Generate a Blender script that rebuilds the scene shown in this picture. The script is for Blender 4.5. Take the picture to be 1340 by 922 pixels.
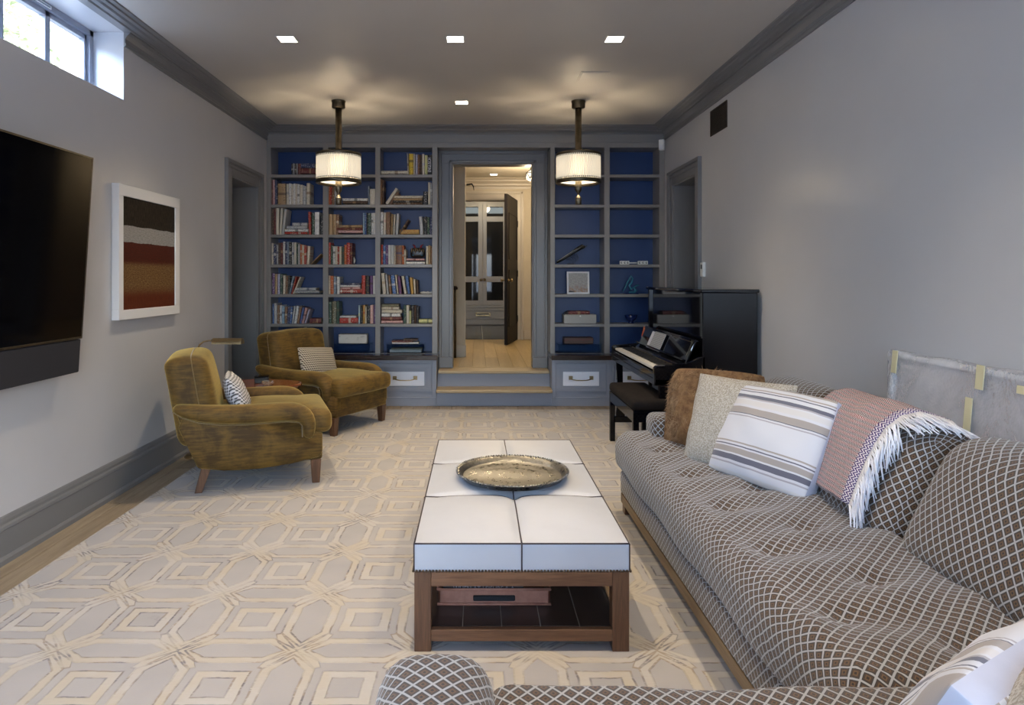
import bpy, bmesh, math, random
from mathutils import Vector, Matrix, Euler
PI = math.pi
for o in list(bpy.data.objects): bpy.data.objects.remove(o)
SC = bpy.context.scene
COL = SC.collection
R = random.Random(7)
# ------------------------------------------------------------------ camera (24 mm shift lens, level, facing +Y)
cd = bpy.data.cameras.new('camera'); cam = bpy.data.objects.new('camera', cd); COL.objects.link(cam)
cd.lens = 24.0; cd.sensor_width = 36.0; cd.shift_x = 46/1340; cd.shift_y = -97/1340
cd.clip_start = 0.02; cd.clip_end = 200
cam.location = (0, 0, 1.30); cam.rotation_euler = (PI/2, 0, 0)
SC.camera = cam
# ------------------------------------------------------------------ world, exposure
w = bpy.data.worlds.new('world'); SC.world = w; w.use_nodes = True
nt = w.node_tree; bg = nt.nodes['Background']
sky = nt.nodes.new('ShaderNodeTexSky'); sky.sky_type = 'NISHITA'
sky.sun_elevation = math.radians(38); sky.sun_rotation = math.radians(120); sky.sun_disc = False; sky.air_density = 1.0; sky.dust_density = 2.5
nt.links.new(sky.outputs[0], bg.inputs[0]); bg.inputs[1].default_value = 1.5
SC.view_settings.view_transform = 'Standard'; SC.view_settings.look = 'None'
SC.view_settings.gamma = 1.0; SC.view_settings.exposure = 0.55; SC.view_settings.use_curve_mapping = False
SC.cycles.max_bounces = 8; SC.cycles.diffuse_bounces = 4; SC.cycles.glossy_bounces = 4
SC.cycles.transmission_bounces = 6; SC.cycles.transparent_max_bounces = 32
SC.cycles.use_denoising = True; SC.cycles.sample_clamp_indirect = 4.0
SC.cycles.caustics_reflective = False; SC.cycles.caustics_refractive = False

def area(name, loc, rot, sx, sy, power, col, spread=180):
    l = bpy.data.lights.new(name, 'AREA'); l.shape = 'RECTANGLE'; l.size = sx; l.size_y = sy
    l.energy = power; l.color = col; l.spread = math.radians(spread)
    o = bpy.data.objects.new(name, l); COL.objects.link(o); o.location = loc; o.rotation_euler = rot
    return o
COOL = (0.52, 0.69, 1.0); WARM = (1.0, 0.80, 0.53)
# daylight at the high left window; cool fill at doors added behind camera
area('window_daylight', (-2.98, 2.68, 3.22), (0, math.radians(-46), 0), .55, 3.0, 150, COOL)
sl = bpy.data.lights.new('sun', 'SUN'); sl.energy = 7; sl.angle = math.radians(3); sl.color = (1.0, .97, .92)
so = bpy.data.objects.new('sun', sl); COL.objects.link(so); so.rotation_euler = Vector((.6, .25, .75)).to_track_quat('Z', 'Y').to_euler()
area('unseen_door_fill', (-0.1, -1.98, 1.35), (math.radians(90), 0, 0), 3.2, 2.1, 100, (0.48, 0.66, 1.0))
DOWN_POWER = 80; PENDANT_POWER = 15; HALL_POWER = 32
# ------------------------------------------------------------------ node helper: arithmetic on sockets
class N:
    def __init__(s, tree): s.t = tree
    def node(s, typ, **kw):
        n = s.t.nodes.new(typ)
        for k, v in kw.items(): setattr(n, k, v)
        return n
    def put(s, sock, v):
        if isinstance(v, S): s.t.links.new(v.s, sock)
        elif isinstance(v, bpy.types.NodeSocket): s.t.links.new(v, sock)
        else: sock.default_value = v
    def m(s, op, a, b=None, c=None):
        n = s.node('ShaderNodeMath', operation=op)
        s.put(n.inputs[0], a)
        if b is not None: s.put(n.inputs[1], b)
        if c is not None: s.put(n.inputs[2], c)
        return S(s, n.outputs[0])
    def mix(s, f, a, b):
        n = s.node('ShaderNodeMix', data_type='RGBA')
        s.put(n.inputs[0], f); s.put(n.inputs[6], a); s.put(n.inputs[7], b)
        return S(s, n.outputs[2])
    def noise(s, vec, scale, detail=3, rough=.6, dist=0):
        n = s.node('ShaderNodeTexNoise'); n.inputs['Scale'].default_value = scale
        n.inputs['Detail'].default_value = detail; n.inputs['Roughness'].default_value = rough
        n.inputs['Distortion'].default_value = dist
        if vec is not None: s.put(n.inputs['Vector'], vec)
        return S(s, n.outputs[0])
    def vmap(s, vec, sc=(1,1,1), rot=(0,0,0), loc=(0,0,0)):
        n = s.node('ShaderNodeMapping'); s.put(n.inputs[0], vec)
        n.inputs['Scale'].default_value = sc; n.inputs['Rotation'].default_value = rot; n.inputs['Location'].default_value = loc
        return S(s, n.outputs[0])
    def xyz(s, vec):
        n = s.node('ShaderNodeSeparateXYZ'); s.put(n.inputs[0], vec)
        return [S(s, o) for o in n.outputs]
    def ramp(s, f, pts, interp='LINEAR'):
        n = s.node('ShaderNodeValToRGB'); n.color_ramp.interpolation = interp; e = n.color_ramp.elements
        e[0].position = pts[0][0]; e[0].color = c4(pts[0][1]); e[1].position = pts[-1][0]; e[1].color = c4(pts[-1][1])
        for p, c in pts[1:-1]: x = e.new(p); x.color = c4(c)
        s.put(n.inputs[0], f); return S(s, n.outputs[0])
    def step(s, a, lo, hi):
        n = s.node('ShaderNodeMapRange'); n.interpolation_type = 'SMOOTHSTEP'
        s.put(n.inputs[0], a); n.inputs[1].default_value = lo; n.inputs[2].default_value = hi
        return S(s, n.outputs[0])
class S:
    def __init__(s, n, sock): s.n = n; s.s = sock
    def __add__(s, o): return s.n.m('ADD', s, o)
    __radd__ = __add__
    def __sub__(s, o): return s.n.m('SUBTRACT', s, o)
    def __rsub__(s, o): return s.n.m('SUBTRACT', o, s)
    def __mul__(s, o): return s.n.m('MULTIPLY', s, o)
    __rmul__ = __mul__
    def __truediv__(s, o): return s.n.m('DIVIDE', s, o)
    def abs(s): return s.n.m('ABSOLUTE', s)
    def frac(s): return s.n.m('FRACT', s)
    def lt(s, v): return s.n.m('LESS_THAN', s, v)
    def gt(s, v): return s.n.m('GREATER_THAN', s, v)
    def max(s, v): return s.n.m('MAXIMUM', s, v)
    def min(s, v): return s.n.m('MINIMUM', s, v)
def c4(c): return (c[0], c[1], c[2], 1.0) if not isinstance(c, (int, float)) else (c, c, c, 1.0)
def mat(name, col=(.5,.5,.5), rough=.5, metal=0.0, **kw):
    m = bpy.data.materials.new(name); m.use_nodes = True
    b = m.node_tree.nodes['Principled BSDF']
    b.inputs['Base Color'].default_value = c4(col); b.inputs['Roughness'].default_value = rough; b.inputs['Metallic'].default_value = metal
    for k, v in kw.items():
        key = {'sheen':'Sheen Weight','sheen_rough':'Sheen Roughness','coat':'Coat Weight','coat_rough':'Coat Roughness','trans':'Transmission Weight','ior':'IOR','alpha':'Alpha','spec':'Specular IOR Level','em':'Emission Strength'}.get(k, k)
        if k == 'emcol': b.inputs['Emission Color'].default_value = c4(v)
        elif k == 'sheen_tint': b.inputs['Sheen Tint'].default_value = c4(v)
        else: b.inputs[key].default_value = v
    return m
def B(m): return m.node_tree.nodes['Principled BSDF']
def bump(m, h, strength=.3, dist=.002):
    n = m.node_tree.nodes.new('ShaderNodeBump'); n.inputs['Strength'].default_value = strength; n.inputs['Distance'].default_value = dist
    m.node_tree.links.new(h.s, n.inputs['Height']); m.node_tree.links.new(n.outputs[0], B(m).inputs['Normal'])
def coord(m, which='Object'):
    g = N(m.node_tree); t = g.node('ShaderNodeTexCoord'); return g, S(g, t.outputs[which])
def mottled(name, c1, c2, scale=4, rough=.5, bstr=.0, bscale=200, sc=(1,1,1), which='Object', lo=.35, hi=.65, **kw):
    m = mat(name, c1, rough, **kw); g, v = coord(m, which)
    n = g.noise(g.vmap(v, sc), scale, 4)
    g.put(B(m).inputs['Base Color'], g.mix(g.step(n, lo, hi), c4(c1), c4(c2)))
    if bstr: bump(m, g.noise(v, bscale, 2), bstr)
    return m
def wood(name, c1, c2, axis='x', scale=6, rough=.4, stretch=14, coat=0):
    m = mat(name, c1, rough, coat=coat); g, v = coord(m)
    s = {'x': (1, stretch, stretch), 'y': (stretch, 1, stretch), 'z': (stretch, stretch, 1)}[axis]
    rnd = g.node('ShaderNodeObjectInfo').outputs['Random']
    va = g.node('ShaderNodeVectorMath', operation='ADD'); g.put(va.inputs[0], g.vmap(v, s))
    cx = g.node('ShaderNodeCombineXYZ'); rr = S(g, rnd) * 40.0; g.put(cx.inputs[0], rr); g.put(cx.inputs[1], rr); g.put(cx.inputs[2], rr)
    g.put(va.inputs[1], cx.outputs[0])
    n = g.noise(va.outputs[0], scale*.35, 5, .65, .4); n2 = g.noise(va.outputs[0], scale*2, 3, .6)
    f = g.step(n * .7 + n2 * .3, .36, .64)
    col = g.mix(f, c4(c1), c4(c2))
    hs = g.node('ShaderNodeHueSaturation'); g.put(hs.inputs['Color'], col); g.put(hs.inputs['Value'], S(g, rnd) * .3 + .85)
    g.put(B(m).inputs['Base Color'], hs.outputs[0]); bump(m, n2, .15, .001)
    return m
# ------------------------------------------------------------------ materials
M = {}
M['wall'] = mottled('wall_paint', (.52,.52,.55), (.54,.54,.57), 1.2, .29, .04, 90)
M['ceil'] = mottled('ceiling_paint', (.52,.495,.475), (.54,.515,.49), 1.2, .42, .04, 90)
M['trim'] = mat('trim_gloss_paint', (.185,.185,.195), .32)
M['case'] = mat('bookcase_paint', (.225,.215,.21), .36)
M['base'] = mat('cabinet_paint', (.27,.285,.34), .36)
M['blue'] = mottled('blue_back_paint', (.008,.036,.145), (.010,.042,.165), 2, .4)
M['dkwood'] = wood('dark_stained_wood', (.018,.009,.007), (.035,.018,.012), 'x', 6, .25, coat=.3)
M['oakx'] = wood('pale_oak', (.42,.31,.17), (.52,.40,.24), 'x', 5, .4)
M['oaky'] = wood('pale_oak_floor', (.23,.18,.125), (.33,.265,.19), 'y', 5, .42)
M['oakhall'] = wood('honey_oak_floor', (.50,.37,.18), (.60,.46,.25), 'y', 3, .3)
M['walnut'] = wood('walnut', (.105,.045,.022), (.21,.10,.05), 'x', 6, .38, coat=.2)
M['walnutz'] = wood('walnut_upright', (.075,.032,.016), (.15,.07,.035), 'z', 6, .38, coat=.2)
M['walnuty'] = wood('walnut_lengthwise', (.16,.10,.05), (.26,.17,.09), 'y', 6, .42)
M['mahog'] = wood('mahogany_top', (.12,.035,.012), (.24,.075,.028), 'x', 5, .22, coat=.5)
M['brass'] = mottled('aged_brass', (.42,.32,.18), (.30,.23,.13), 9, .32, metal=1.0)
M['bronze'] = mottled('antique_bronze', (.15,.125,.09), (.10,.085,.06), 12, .38, metal=1.0)
M['iron'] = mat('dark_metal', (.03,.022,.018), .4, .7)
M['white'] = mat('white_paint', (.78,.78,.80), .4)
M['plate'] = mat('white_lacquer_plate', (.80,.81,.88), .35)
M['plastic'] = mat('white_plastic', (.8,.8,.78), .4)
M['grille'] = mat('brown_grille', (.035,.025,.02), .5)
M['lacquer'] = mat('black_piano_lacquer', (.003,.003,.005), .05, spec=.45)
M['black'] = mat('black_satin', (.012,.012,.013), .3)
M['screen'] = mat('tv_screen', (.002,.002,.003), .08, spec=.10)
M['tvbar'] = mat('speaker_cloth', (.018,.018,.024), .75)
M['glass'] = mat('clear_glass', (.95,.97,.98), .0, trans=1.0, ior=1.45)
M['acrylic'] = mat('clear_acrylic', (.75,.88,.95), .02, trans=1.0, ior=1.3)
M['bglass'] = mat('blue_art_glass', (.10,.42,.62), .08, trans=.6, ior=1.4)
M['bowl'] = mat('cobalt_glass', (.008,.02,.10), .08, coat=.6)
def emis(name, col, strength):
    m = mat(name, col, .5); B(m).inputs['Emission Color'].default_value = c4(col); B(m).inputs['Emission Strength'].default_value = strength; return m
M['lamp'] = emis('lit_lens', (1.0,.86,.66), 14)
M['shade'] = emis('lit_glass_rod', (1.0,.90,.74), .42)
M['diff'] = emis('lit_diffuser', (1.0,.90,.72), .95)
M['hallcab'] = mat('hall_cabinet_paint', (.34,.33,.31), .35)
M['hallwall'] = mottled('hall_plaster', (.52,.46,.36), (.56,.50,.40), 3, .6)
M['hallceil'] = mat('hall_ceiling_paint', (.55,.50,.42), .6)
M['halltrim'] = mat('hall_trim_paint', (.50,.45,.38), .4)
M['cabglass'] = mat('cabinet_glass', (.015,.016,.018), .03, spec=.35)
M['tile'] = mat('dark_floor_tile', (.05,.05,.055), .15)
M['grout'] = mat('pale_grout', (.5,.5,.48), .6)
M['doorblk'] = mat('dark_door_paint', (.010,.008,.008), .5, spec=.2)
# velvet
def velvet(name, a, b, c):
    m = mat(name, a, .75, sheen=.9, sheen_rough=.35, sheen_tint=c); g, v = coord(m)
    n = g.noise(v, 7, 4, .6, .6); n2 = g.noise(g.vmap(v, (3, 3, 26)), 3.0, 3); 
    f = g.step(n * .6 + n2 * .4, .38, .62)
    g.put(B(m).inputs['Base Color'], g.mix(f, c4(a), c4(b))); bump(m, g.noise(v, 500, 2), .12)
    return m
M['velvet'] = velvet('olive_gold_velvet', (.055,.027,.003), (.155,.085,.011), (.80,.58,.20))
M['velpipe'] = mat('gold_velvet_piping', (.17,.105,.025), .7, sheen=.6)
# leather
M['leather'] = mottled('white_leather', (.49,.50,.54), (.51,.52,.56), 5, .42, .12, 260)
M['seam'] = mat('dark_seam', (.03,.02,.025), .5)
M['nail'] = mat('bronze_nailhead', (.10,.07,.05), .3, 1.0)
M['shelfleather'] = mottled('dark_shelf_leather', (.022,.013,.011), (.035,.022,.018), 10, .28)
M['seamlt'] = mat('light_stitch', (.30,.27,.24), .6)
M['trayleather'] = mottled('tan_tray_leather', (.34,.15,.10), (.40,.19,.13), 30, .5)
M['silver'] = None
m = mat('etched_silver_brass', (.5,.48,.4), .28, 1.0); g, v = coord(m)
x, y, z = g.xyz(v); r = g.m('SQRT', x*x + y*y); th = g.m('ARCTAN2', y, x)
pat = g.noise(v, 55, 4, .7)*1.6 + g.m('SINE', r*95.0)*.12
f = g.step(pat, .45, 1.1)
g.put(B(m).inputs['Base Color'], g.mix(f, (.22,.205,.18,1), (.34,.32,.285,1))); g.put(B(m).inputs['Roughness'], f*.18+.24); bump(m, pat, .25, .002)
M['silver'] = m
# diamond weave of the sofa: rotated lattice in metre UVs
def diamond(name, pitch=.0355):
    m = mat(name, (.1,.1,.1), .8, sheen=.25); g, v = coord(m, 'UV')
    a = pitch/math.sqrt(2)
    nz = g.noise(v, 30, 2)
    x, y, z = g.xyz(v)
    u = (x + y) * (1/(a*math.sqrt(2))); t = (x - y) * (1/(a*math.sqrt(2)))
    fu = (u.frac() - .5).abs(); ft = (t.frac() - .5).abs()
    d = fu.max(ft) + (nz - .5) * .04
    col = g.ramp(d, [(0,(.022,.010,.005)), (.10,(.022,.010,.005)), (.125,(.12,.062,.022)), (.19,(.12,.062,.022)), (.215,(.050,.026,.013)), (.325,(.046,.025,.014)), (.345,(.018,.014,.012)), (.395,(.02,.016,.014)), (.415,(.31,.31,.32)), (.5,(.36,.36,.37))])
    g.put(B(m).inputs['Base Color'], col); bump(m, d, .2, .002)
    return m
M['sofa'] = diamond('diamond_chenille')
# stripes for cushion: v across the stripes (metres from top, h=.45)
def stripes(name, h=.44):
    m = mat(name, (.7,.7,.72), .8, sheen=.2); g, v = coord(m, 'UV'); x, y, z = g.xyz(v)
    t = y * (-1/h) + .5 + (g.noise(v, 6, 2) - .5) * .02
    wv = (.60,.60,.645); dk = (.115,.115,.155); tan = (.34,.30,.28); md = (.36,.34,.37); cr = (.60,.58,.58)
    pts = [(0,tan),(.03,wv),(.07,tan),(.085,wv),(.10,dk),(.112,wv),(.15,dk),(.185,md),(.20,wv),(.215,cr),(.27,wv),(.30,tan),(.365,dk),(.375,wv),(.39,md),(.40,wv),
           (.66,tan),(.675,wv),(.695,dk),(.705,wv),(.72,tan),(.775,wv),(.79,dk),(.845,wv),(.87,md),(.885,wv),(.95,cr)]
    col = g.ramp(t, pts, 'CONSTANT')
    g.put(B(m).inputs['Base Color'], col); bump(m, g.noise(v, 300, 2), .1)
    return m
M['stripe'] = stripes('striped_cotton')
M['cotton'] = mottled('lavender_cotton', (.46,.47,.56), (.50,.51,.60), 6, .85, .1, 200)
M['tweed'] = mottled('oatmeal_boucle', (.30,.26,.21), (.50,.46,.40), 170, .95, .5, 240, lo=.4, hi=.6)
M['fur'] = mottled('brown_fur_skin', (.12,.055,.02), (.22,.12,.05), 30, .9)
M['furhair'] = mottled('brown_fur_hair', (.20,.105,.045), (.38,.24,.13), 12, .8, which='Object')
M['fringe'] = mat('white_wool', (.78,.78,.84), .9)
# throw: red / white / navy woven herringbone
m = mat('woven_throw', (.3,.2,.2), .95); g, v = coord(m, 'UV'); x, y, z = g.xyz(v)
p = .009
zig = ((x*(1/p)).frac() - .5).abs() * 2.0
t = (y*(1/p) + zig*.9).frac()
cell = ((x*(.5/p)).frac()).lt(.5)
col = g.mix(t.gt(.52), g.mix(cell, (.24,.030,.045,1), (.03,.012,.035,1)), (.62,.56,.56,1))
g.put(B(m).inputs['Base Color'], col); bump(m, t, .5, .003); M['throw'] = m
m = mat('throw_border', (.3,.2,.2), .95); g, v = coord(m, 'UV'); x, y, z = g.xyz(v)
zig = ((x*(1/.018)).frac() - .5).abs()*2.0
t = (y*(1/.014)+zig).frac()
g.put(B(m).inputs['Base Color'], g.mix(t.gt(.5), (.045,.02,.12,1), (.62,.56,.60,1))); M['throwedge'] = m
# houndstooth cushion
m = mat('knotted_wool', (.3,.3,.3), .95); g, v = coord(m, 'UV'); x, y, z = g.xyz(v)
p = .019
fx = (x*(1/p) + y*(.5/p)).frac(); fy = (y*(1/p)).frac()
k = (fx - .5).abs() + (fy-.5).abs()*.9
g.put(B(m).inputs['Base Color'], g.mix(g.step(k, .38, .48), (.075,.055,.04,1), (.50,.44,.36,1))); bump(m, k, .6, .006); M['hound'] = m
m = m.copy(); m.name = 'silver_knotted_wool'
for n in m.node_tree.nodes:
    if n.type == 'MIX': n.inputs[6].default_value = (.10,.10,.11,1); n.inputs[7].default_value = (.66,.66,.70,1)
M['hound2'] = m
# rug
m = mat('carved_wool_rug', (.5,.47,.45), .95, sheen=.15); g, v = coord(m)
x, y, z = g.xyz(v)
P, Q = .415, .43
wob = g.noise(v, 9, 3, .6); 
px = x + (wob - .5) * .014; py = y + (g.noise(g.vmap(v, loc=(5,3,0)), 9, 3) - .5) * .014
fx = ((px * (1/P) + 40.0).frac() - .5).abs() * P      # 0 at half, P/2 at integer
fy = ((py * (1/Q) + 40.0).frac() - .5).abs() * Q
X0 = P/2 - fx; Y0 = Q/2 - fy       # distances from the lattice point (square centre)
X1 = fx; Y1 = fy                   # distances from the half points
hw = .019
d_sq = (X0.max(Y0) - .070).abs()
th = (X1 - .072).max(X1*.80 + Y0*.62 - .118)      # tall hexagon at (P/2, 0)
wh = (Y1 - .060).max(Y1*.84 + X0*.60 - .112)      # wide hexagon at (0, Q/2)
dg1 = ((X1 - Y1).abs()) * .707 + (X1 - .085).max(0.0)*1.0       # crossing at (P/2, Q/2)
thr = th.abs(); whr = wh.abs()
ox = ((X1*.80 + Y0*.62 - .190).abs()) + ((X1 - .060).max(0.0))
d = d_sq.min(thr).min(whr).min(dg1)
band = 1.0 - g.step(d, hw*.82, hw*1.05)
edge = 1.0 - g.step((d_sq - hw).abs().min((thr - hw*.8).abs()).min((whr - hw*.8).abs()).min((dg1 - hw).abs()), .0014, .0058)
patch = g.step(g.noise(v, 5.5, 3, .7), .46, .60)
streak = g.noise(g.vmap(v, (1, 3.5, 1)), 40, 3)
gry = g.mix(g.step(g.noise(v, 3, 2), .35, .65), (.345,.335,.35,1), (.385,.37,.38,1))
crm = g.mix(g.step(g.noise(g.vmap(v, loc=(9,1,0)), 4, 3), .35, .65), (.48,.425,.335,1), (.49,.47,.45,1))
drk = g.mix(g.step(g.noise(v, 14, 3), .4, .6), (.10,.095,.13,1), (.28,.22,.17,1))
c = g.mix(band * .85, gry, crm)
c = g.mix(edge * (patch * .75 + .2) * g.step(streak, .30, .50), c, drk)
smudge = g.step(g.noise(g.vmap(v, loc=(2,7,0)), 3.2, 5, .75), .60, .72) * g.step(g.noise(v, 60, 2), .45, .6)
c = g.mix(smudge*.55, c, (.25,.22,.24,1))
c = g.mix(g.step(streak, .3, .7)*.26, c, (.40,.37,.34,1))
g.put(B(m).inputs['Base Color'], c); bump(m, band*.8 + streak*.35, .5, .004); M['rug'] = m
# painting
m = mat('abstract_painting', (.3,.1,.05), .75, spec=.2); g, v = coord(m, 'UV'); x, y, z = g.xyz(v)
n1 = g.noise(g.vmap(v, (30, 6, 1)), 3, 5, .7); n2 = g.noise(g.vmap(v, (14, 60, 1)), 2, 6, .8); n3 = g.noise(v, 75, 5, .75)
t = y + (g.noise(v, 5, 4) - .5) * .03
dark = g.mix(g.step(n1, .35, .65), (.006,.005,.004,1), (.034,.024,.015,1))
wht = g.mix(g.step(n2, .35, .6), (.19,.185,.185,1), (.32,.31,.31,1))
red = g.mix(g.step(n3, .3, .7), (.035,.006,.003,1), (.085,.014,.006,1))
gold = g.mix(g.step(n3*.5+n2*.5, .42, .58), (.09,.028,.007,1), (.19,.125,.05,1))
orr = g.mix(g.step(n1, .3, .7), (.11,.022,.005,1), (.07,.012,.004,1))
c = g.mix(g.step(t, .10, .22), orr, gold); c = g.mix(g.step(t, .38, .44), c, red)
c = g.mix(t.gt(.60), c, wht); c = g.mix(t.gt(.745), c, dark)
g.put(B(m).inputs['Base Color'], c); M['paint'] = m
# bubble wrap
m = mat('bubble_wrap', (.62,.63,.68), .22, coat=.4, alpha=.38); g, v = coord(m)
vo = g.node('ShaderNodeTexVoronoi'); vo.inputs['Scale'].default_value = 90; g.put(vo.inputs['Vector'], v)
n = g.noise(v, 3, 4, .7, .5)
g.put(B(m).inputs['Base Color'], g.mix(g.step(n, .4, .65), (.60,.60,.65,1), (.82,.83,.88,1)))
bump(m, S(g, vo.outputs[0]) + n*2.0, .5, .004); M['wrap'] = m
M['tape'] = mat('masking_tape', (.66,.60,.38), .6)
M['cardboard'] = mottled('canvas_board', (.52,.48,.48), (.60,.56,.56), 3, .7)
# small framed print, slab, outdoors
m = mat('grey_print', (.4,.4,.4), .6); g, v = coord(m, 'UV'); x, y, z = g.xyz(v)
n = g.noise(v, 12, 5, .8); c = g.mix(g.step(n, .42, .6), (.30,.29,.29,1), (.44,.43,.42,1))
c = g.mix(g.step(y, .5, .1) * g.step(g.noise(v, 5, 3), .4, .6), c, (.33,.20,.13,1)); c = g.mix(g.step(y + g.noise(v, 6, 2)*.2, .22, .14) * g.step(x, .35, .25), c, (.03,.03,.03,1))
g.put(B(m).inputs['Base Color'], c); M['print'] = m
M['slab'] = mottled('white_marbled_stone', (.60,.58,.54), (.26,.25,.24), 6, .7, sc=(1,1,3), lo=.52, hi=.66)
M['render'] = mottled('white_garden_wall', (.72,.74,.72), (.60,.63,.60), 3, .8)
M['leaf'] = mottled('pale_garden_leaf', (.30,.36,.22), (.48,.52,.38), 8, .6)
M['ground'] = mottled('garden_gravel', (.35,.33,.30), (.45,.43,.40), 8, .9)
M['amber'] = mat('amber_red_lacquer', (.32,.06,.02), .3)
def thin(name, col, fac=.08, rough=.0):
    m = bpy.data.materials.new(name); m.use_nodes = True; t = m.node_tree; b = t.nodes['Principled BSDF']; out = t.nodes['Material Output']
    b.inputs['Base Color'].default_value = c4(col); b.inputs['Roughness'].default_value = rough; b.inputs['Metallic'].default_value = 1.0
    tr = t.nodes.new('ShaderNodeBsdfTransparent'); tr.inputs[0].default_value = c4(col); mx = t.nodes.new('ShaderNodeMixShader')
    lw0 = t.nodes.new('ShaderNodeLayerWeight'); lw0.inputs[0].default_value = .5; lw = t.nodes.new('ShaderNodeMath'); lw.operation = 'POWER'; lw.inputs[1].default_value = 5.0; t.links.new(lw0.outputs['Facing'], lw.inputs[0]); ad = t.nodes.new('ShaderNodeMath'); ad.operation = 'ADD'; ad.inputs[1].default_value = fac; ad.use_clamp = True
    t.links.new(lw.outputs[0], ad.inputs[0]); t.links.new(ad.outputs[0], mx.inputs[0]); t.links.new(tr.outputs[0], mx.inputs[1]); t.links.new(b.outputs[0], mx.inputs[2]); t.links.new(mx.outputs[0], out.inputs[0])
    return m
M['glass'] = thin('clear_window_glass', (.93,.96,.97), .04)
M['acrylic'] = thin('clear_acrylic', (.86,.90,.93), .0, .1)
M['crystal'] = thin('cut_crystal', (.9,.9,.88), .35, .12)

def translucent(name, col, em=0.0):
    m = bpy.data.materials.new(name); m.use_nodes = True; t = m.node_tree; b = t.nodes['Principled BSDF']; out = t.nodes['Material Output']
    b.inputs['Base Color'].default_value = c4(col); b.inputs['Roughness'].default_value = .25; b.inputs['Emission Color'].default_value = c4((1.0,.88,.68)); b.inputs['Emission Strength'].default_value = em
    tr = t.nodes.new('ShaderNodeBsdfTranslucent'); tr.inputs[0].default_value = c4(col); mx = t.nodes.new('ShaderNodeMixShader'); mx.inputs[0].default_value = .55
    t.links.new(b.outputs[0], mx.inputs[1]); t.links.new(tr.outputs[0], mx.inputs[2]); t.links.new(mx.outputs[0], out.inputs[0]); return m
M['innershade'] = translucent('frosted_inner_shade', (.34,.31,.27), .6); M['shade'] = translucent('ribbed_glass_rod', (.80,.78,.74), .42)
# ------------------------------------------------------------------ object helpers
def empty(name, loc=(0,0,0), rz=0, label=None, cat=None, group=None, kind=None):
    o = bpy.data.objects.new(name, None); COL.objects.link(o); o.empty_display_size = .05
    o.location = loc; o.rotation_euler = (0, 0, rz); tag(o, label, cat, group, kind); return o
def tag(o, label=None, cat=None, group=None, kind=None):
    if label: o['label'] = label
    if cat: o['category'] = cat
    if group: o['group'] = group
    if kind: o['kind'] = kind
    return o
def mesh_obj(name, me, parent=None, loc=None, rot=None):
    o = bpy.data.objects.new(name, me); COL.objects.link(o)
    if parent: o.parent = parent
    if loc: o.location = loc
    if rot: o.rotation_euler = rot
    return o
def fin(name, bm, mt, parent=None, smooth=False, loc=None, rot=None):
    me = bpy.data.meshes.new(name)
    bmesh.ops.recalc_face_normals(bm, faces=bm.faces[:]) if not bm.loops.layers.uv.get('keep') else None
    bm.to_mesh(me); bm.free()
    for q in (mt if isinstance(mt, (list, tuple)) else [mt]): me.materials.append(q)
    if smooth: me.shade_smooth()
    return mesh_obj(name, me, parent, loc, rot)
def bx(bm, x0, x1, y0, y1, z0, z1, bev=0, seg=1, mi=0):
    r = bmesh.ops.create_cube(bm, size=1.0); vs = r['verts']
    for v in vs: v.co = Vector(((x0+x1)/2 + v.co.x*(x1-x0), (y0+y1)/2 + v.co.y*(y1-y0), (z0+z1)/2 + v.co.z*(z1-z0)))
    fs = set(f for v in vs for f in v.link_faces)
    for f in fs: f.material_index = mi
    if bev > 0:
        es = list(set(e for v in vs for e in v.link_edges))
        rb = bmesh.ops.bevel(bm, geom=es, offset=bev, segments=seg, profile=.5, affect='EDGES')
        for f in rb['faces']: f.material_index = mi
    return vs
def box(name, x0, x1, y0, y1, z0, z1, mt, parent=None, bev=.003, seg=1, loc=None, rot=None):
    bm = bmesh.new(); bx(bm, x0, x1, y0, y1, z0, z1, bev, seg); return fin(name, bm, mt, parent, False, loc, rot)
def boxes(name, lst, mt, parent=None, bev=.0015, loc=None, rot=None):
    bm = bmesh.new()
    for b in lst: bx(bm, *b[:6], bev, 1, b[6] if len(b) > 6 else 0)
    return fin(name, bm, mt, parent, False, loc, rot)
def S3(o, kind='structure'): o['kind'] = kind; return o
def prism(name, prof, a0, a1, axis, mt, parent=None, smooth=False, bev=0):
    """profile of 2-D points extruded along axis: 'y' -> (x,z), 'x' -> (y,z), 'z' -> (x,y)"""
    bm = bmesh.new()
    def P(p, a): return {'y': (p[0], a, p[1]), 'x': (a, p[0], p[1]), 'z': (p[0], p[1], a)}[axis]
    A = [bm.verts.new(P(p, a0)) for p in prof]; Bv = [bm.verts.new(P(p, a1)) for p in prof]
    n = len(prof)
    for i in range(n): bm.faces.new((A[i], A[(i+1) % n], Bv[(i+1) % n], Bv[i]))
    bm.faces.new(A[::-1]); bm.faces.new(Bv)
    if bev: bmesh.ops.bevel(bm, geom=bm.edges[:], offset=bev, segments=2, profile=.5, affect='EDGES')
    return fin(name, bm, mt, parent, smooth)
def lathe_bm(bm, prof, n=32, c=(0,0,0), cap=False):
    rings = []
    for r, z in prof:
        rings.append([bm.verts.new((c[0] + r*math.cos(2*PI*i/n), c[1] + r*math.sin(2*PI*i/n), c[2] + z)) for i in range(n)])
    for a, b in zip(rings, rings[1:]):
        for i in range(n): bm.faces.new((a[i], a[(i+1) % n], b[(i+1) % n], b[i]))
    if cap: bm.faces.new(rings[0][::-1]); bm.faces.new(rings[-1])
def lathe(name, prof, mt, parent=None, n=32, loc=None, cap=True, smooth=True, rot=None):
    bm = bmesh.new(); lathe_bm(bm, prof, n, cap=cap); o = fin(name, bm, mt, parent, False, loc, rot)
    if smooth:
        for p in o.data.polygons: p.use_smooth = len(p.vertices) == 4
    return o
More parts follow.
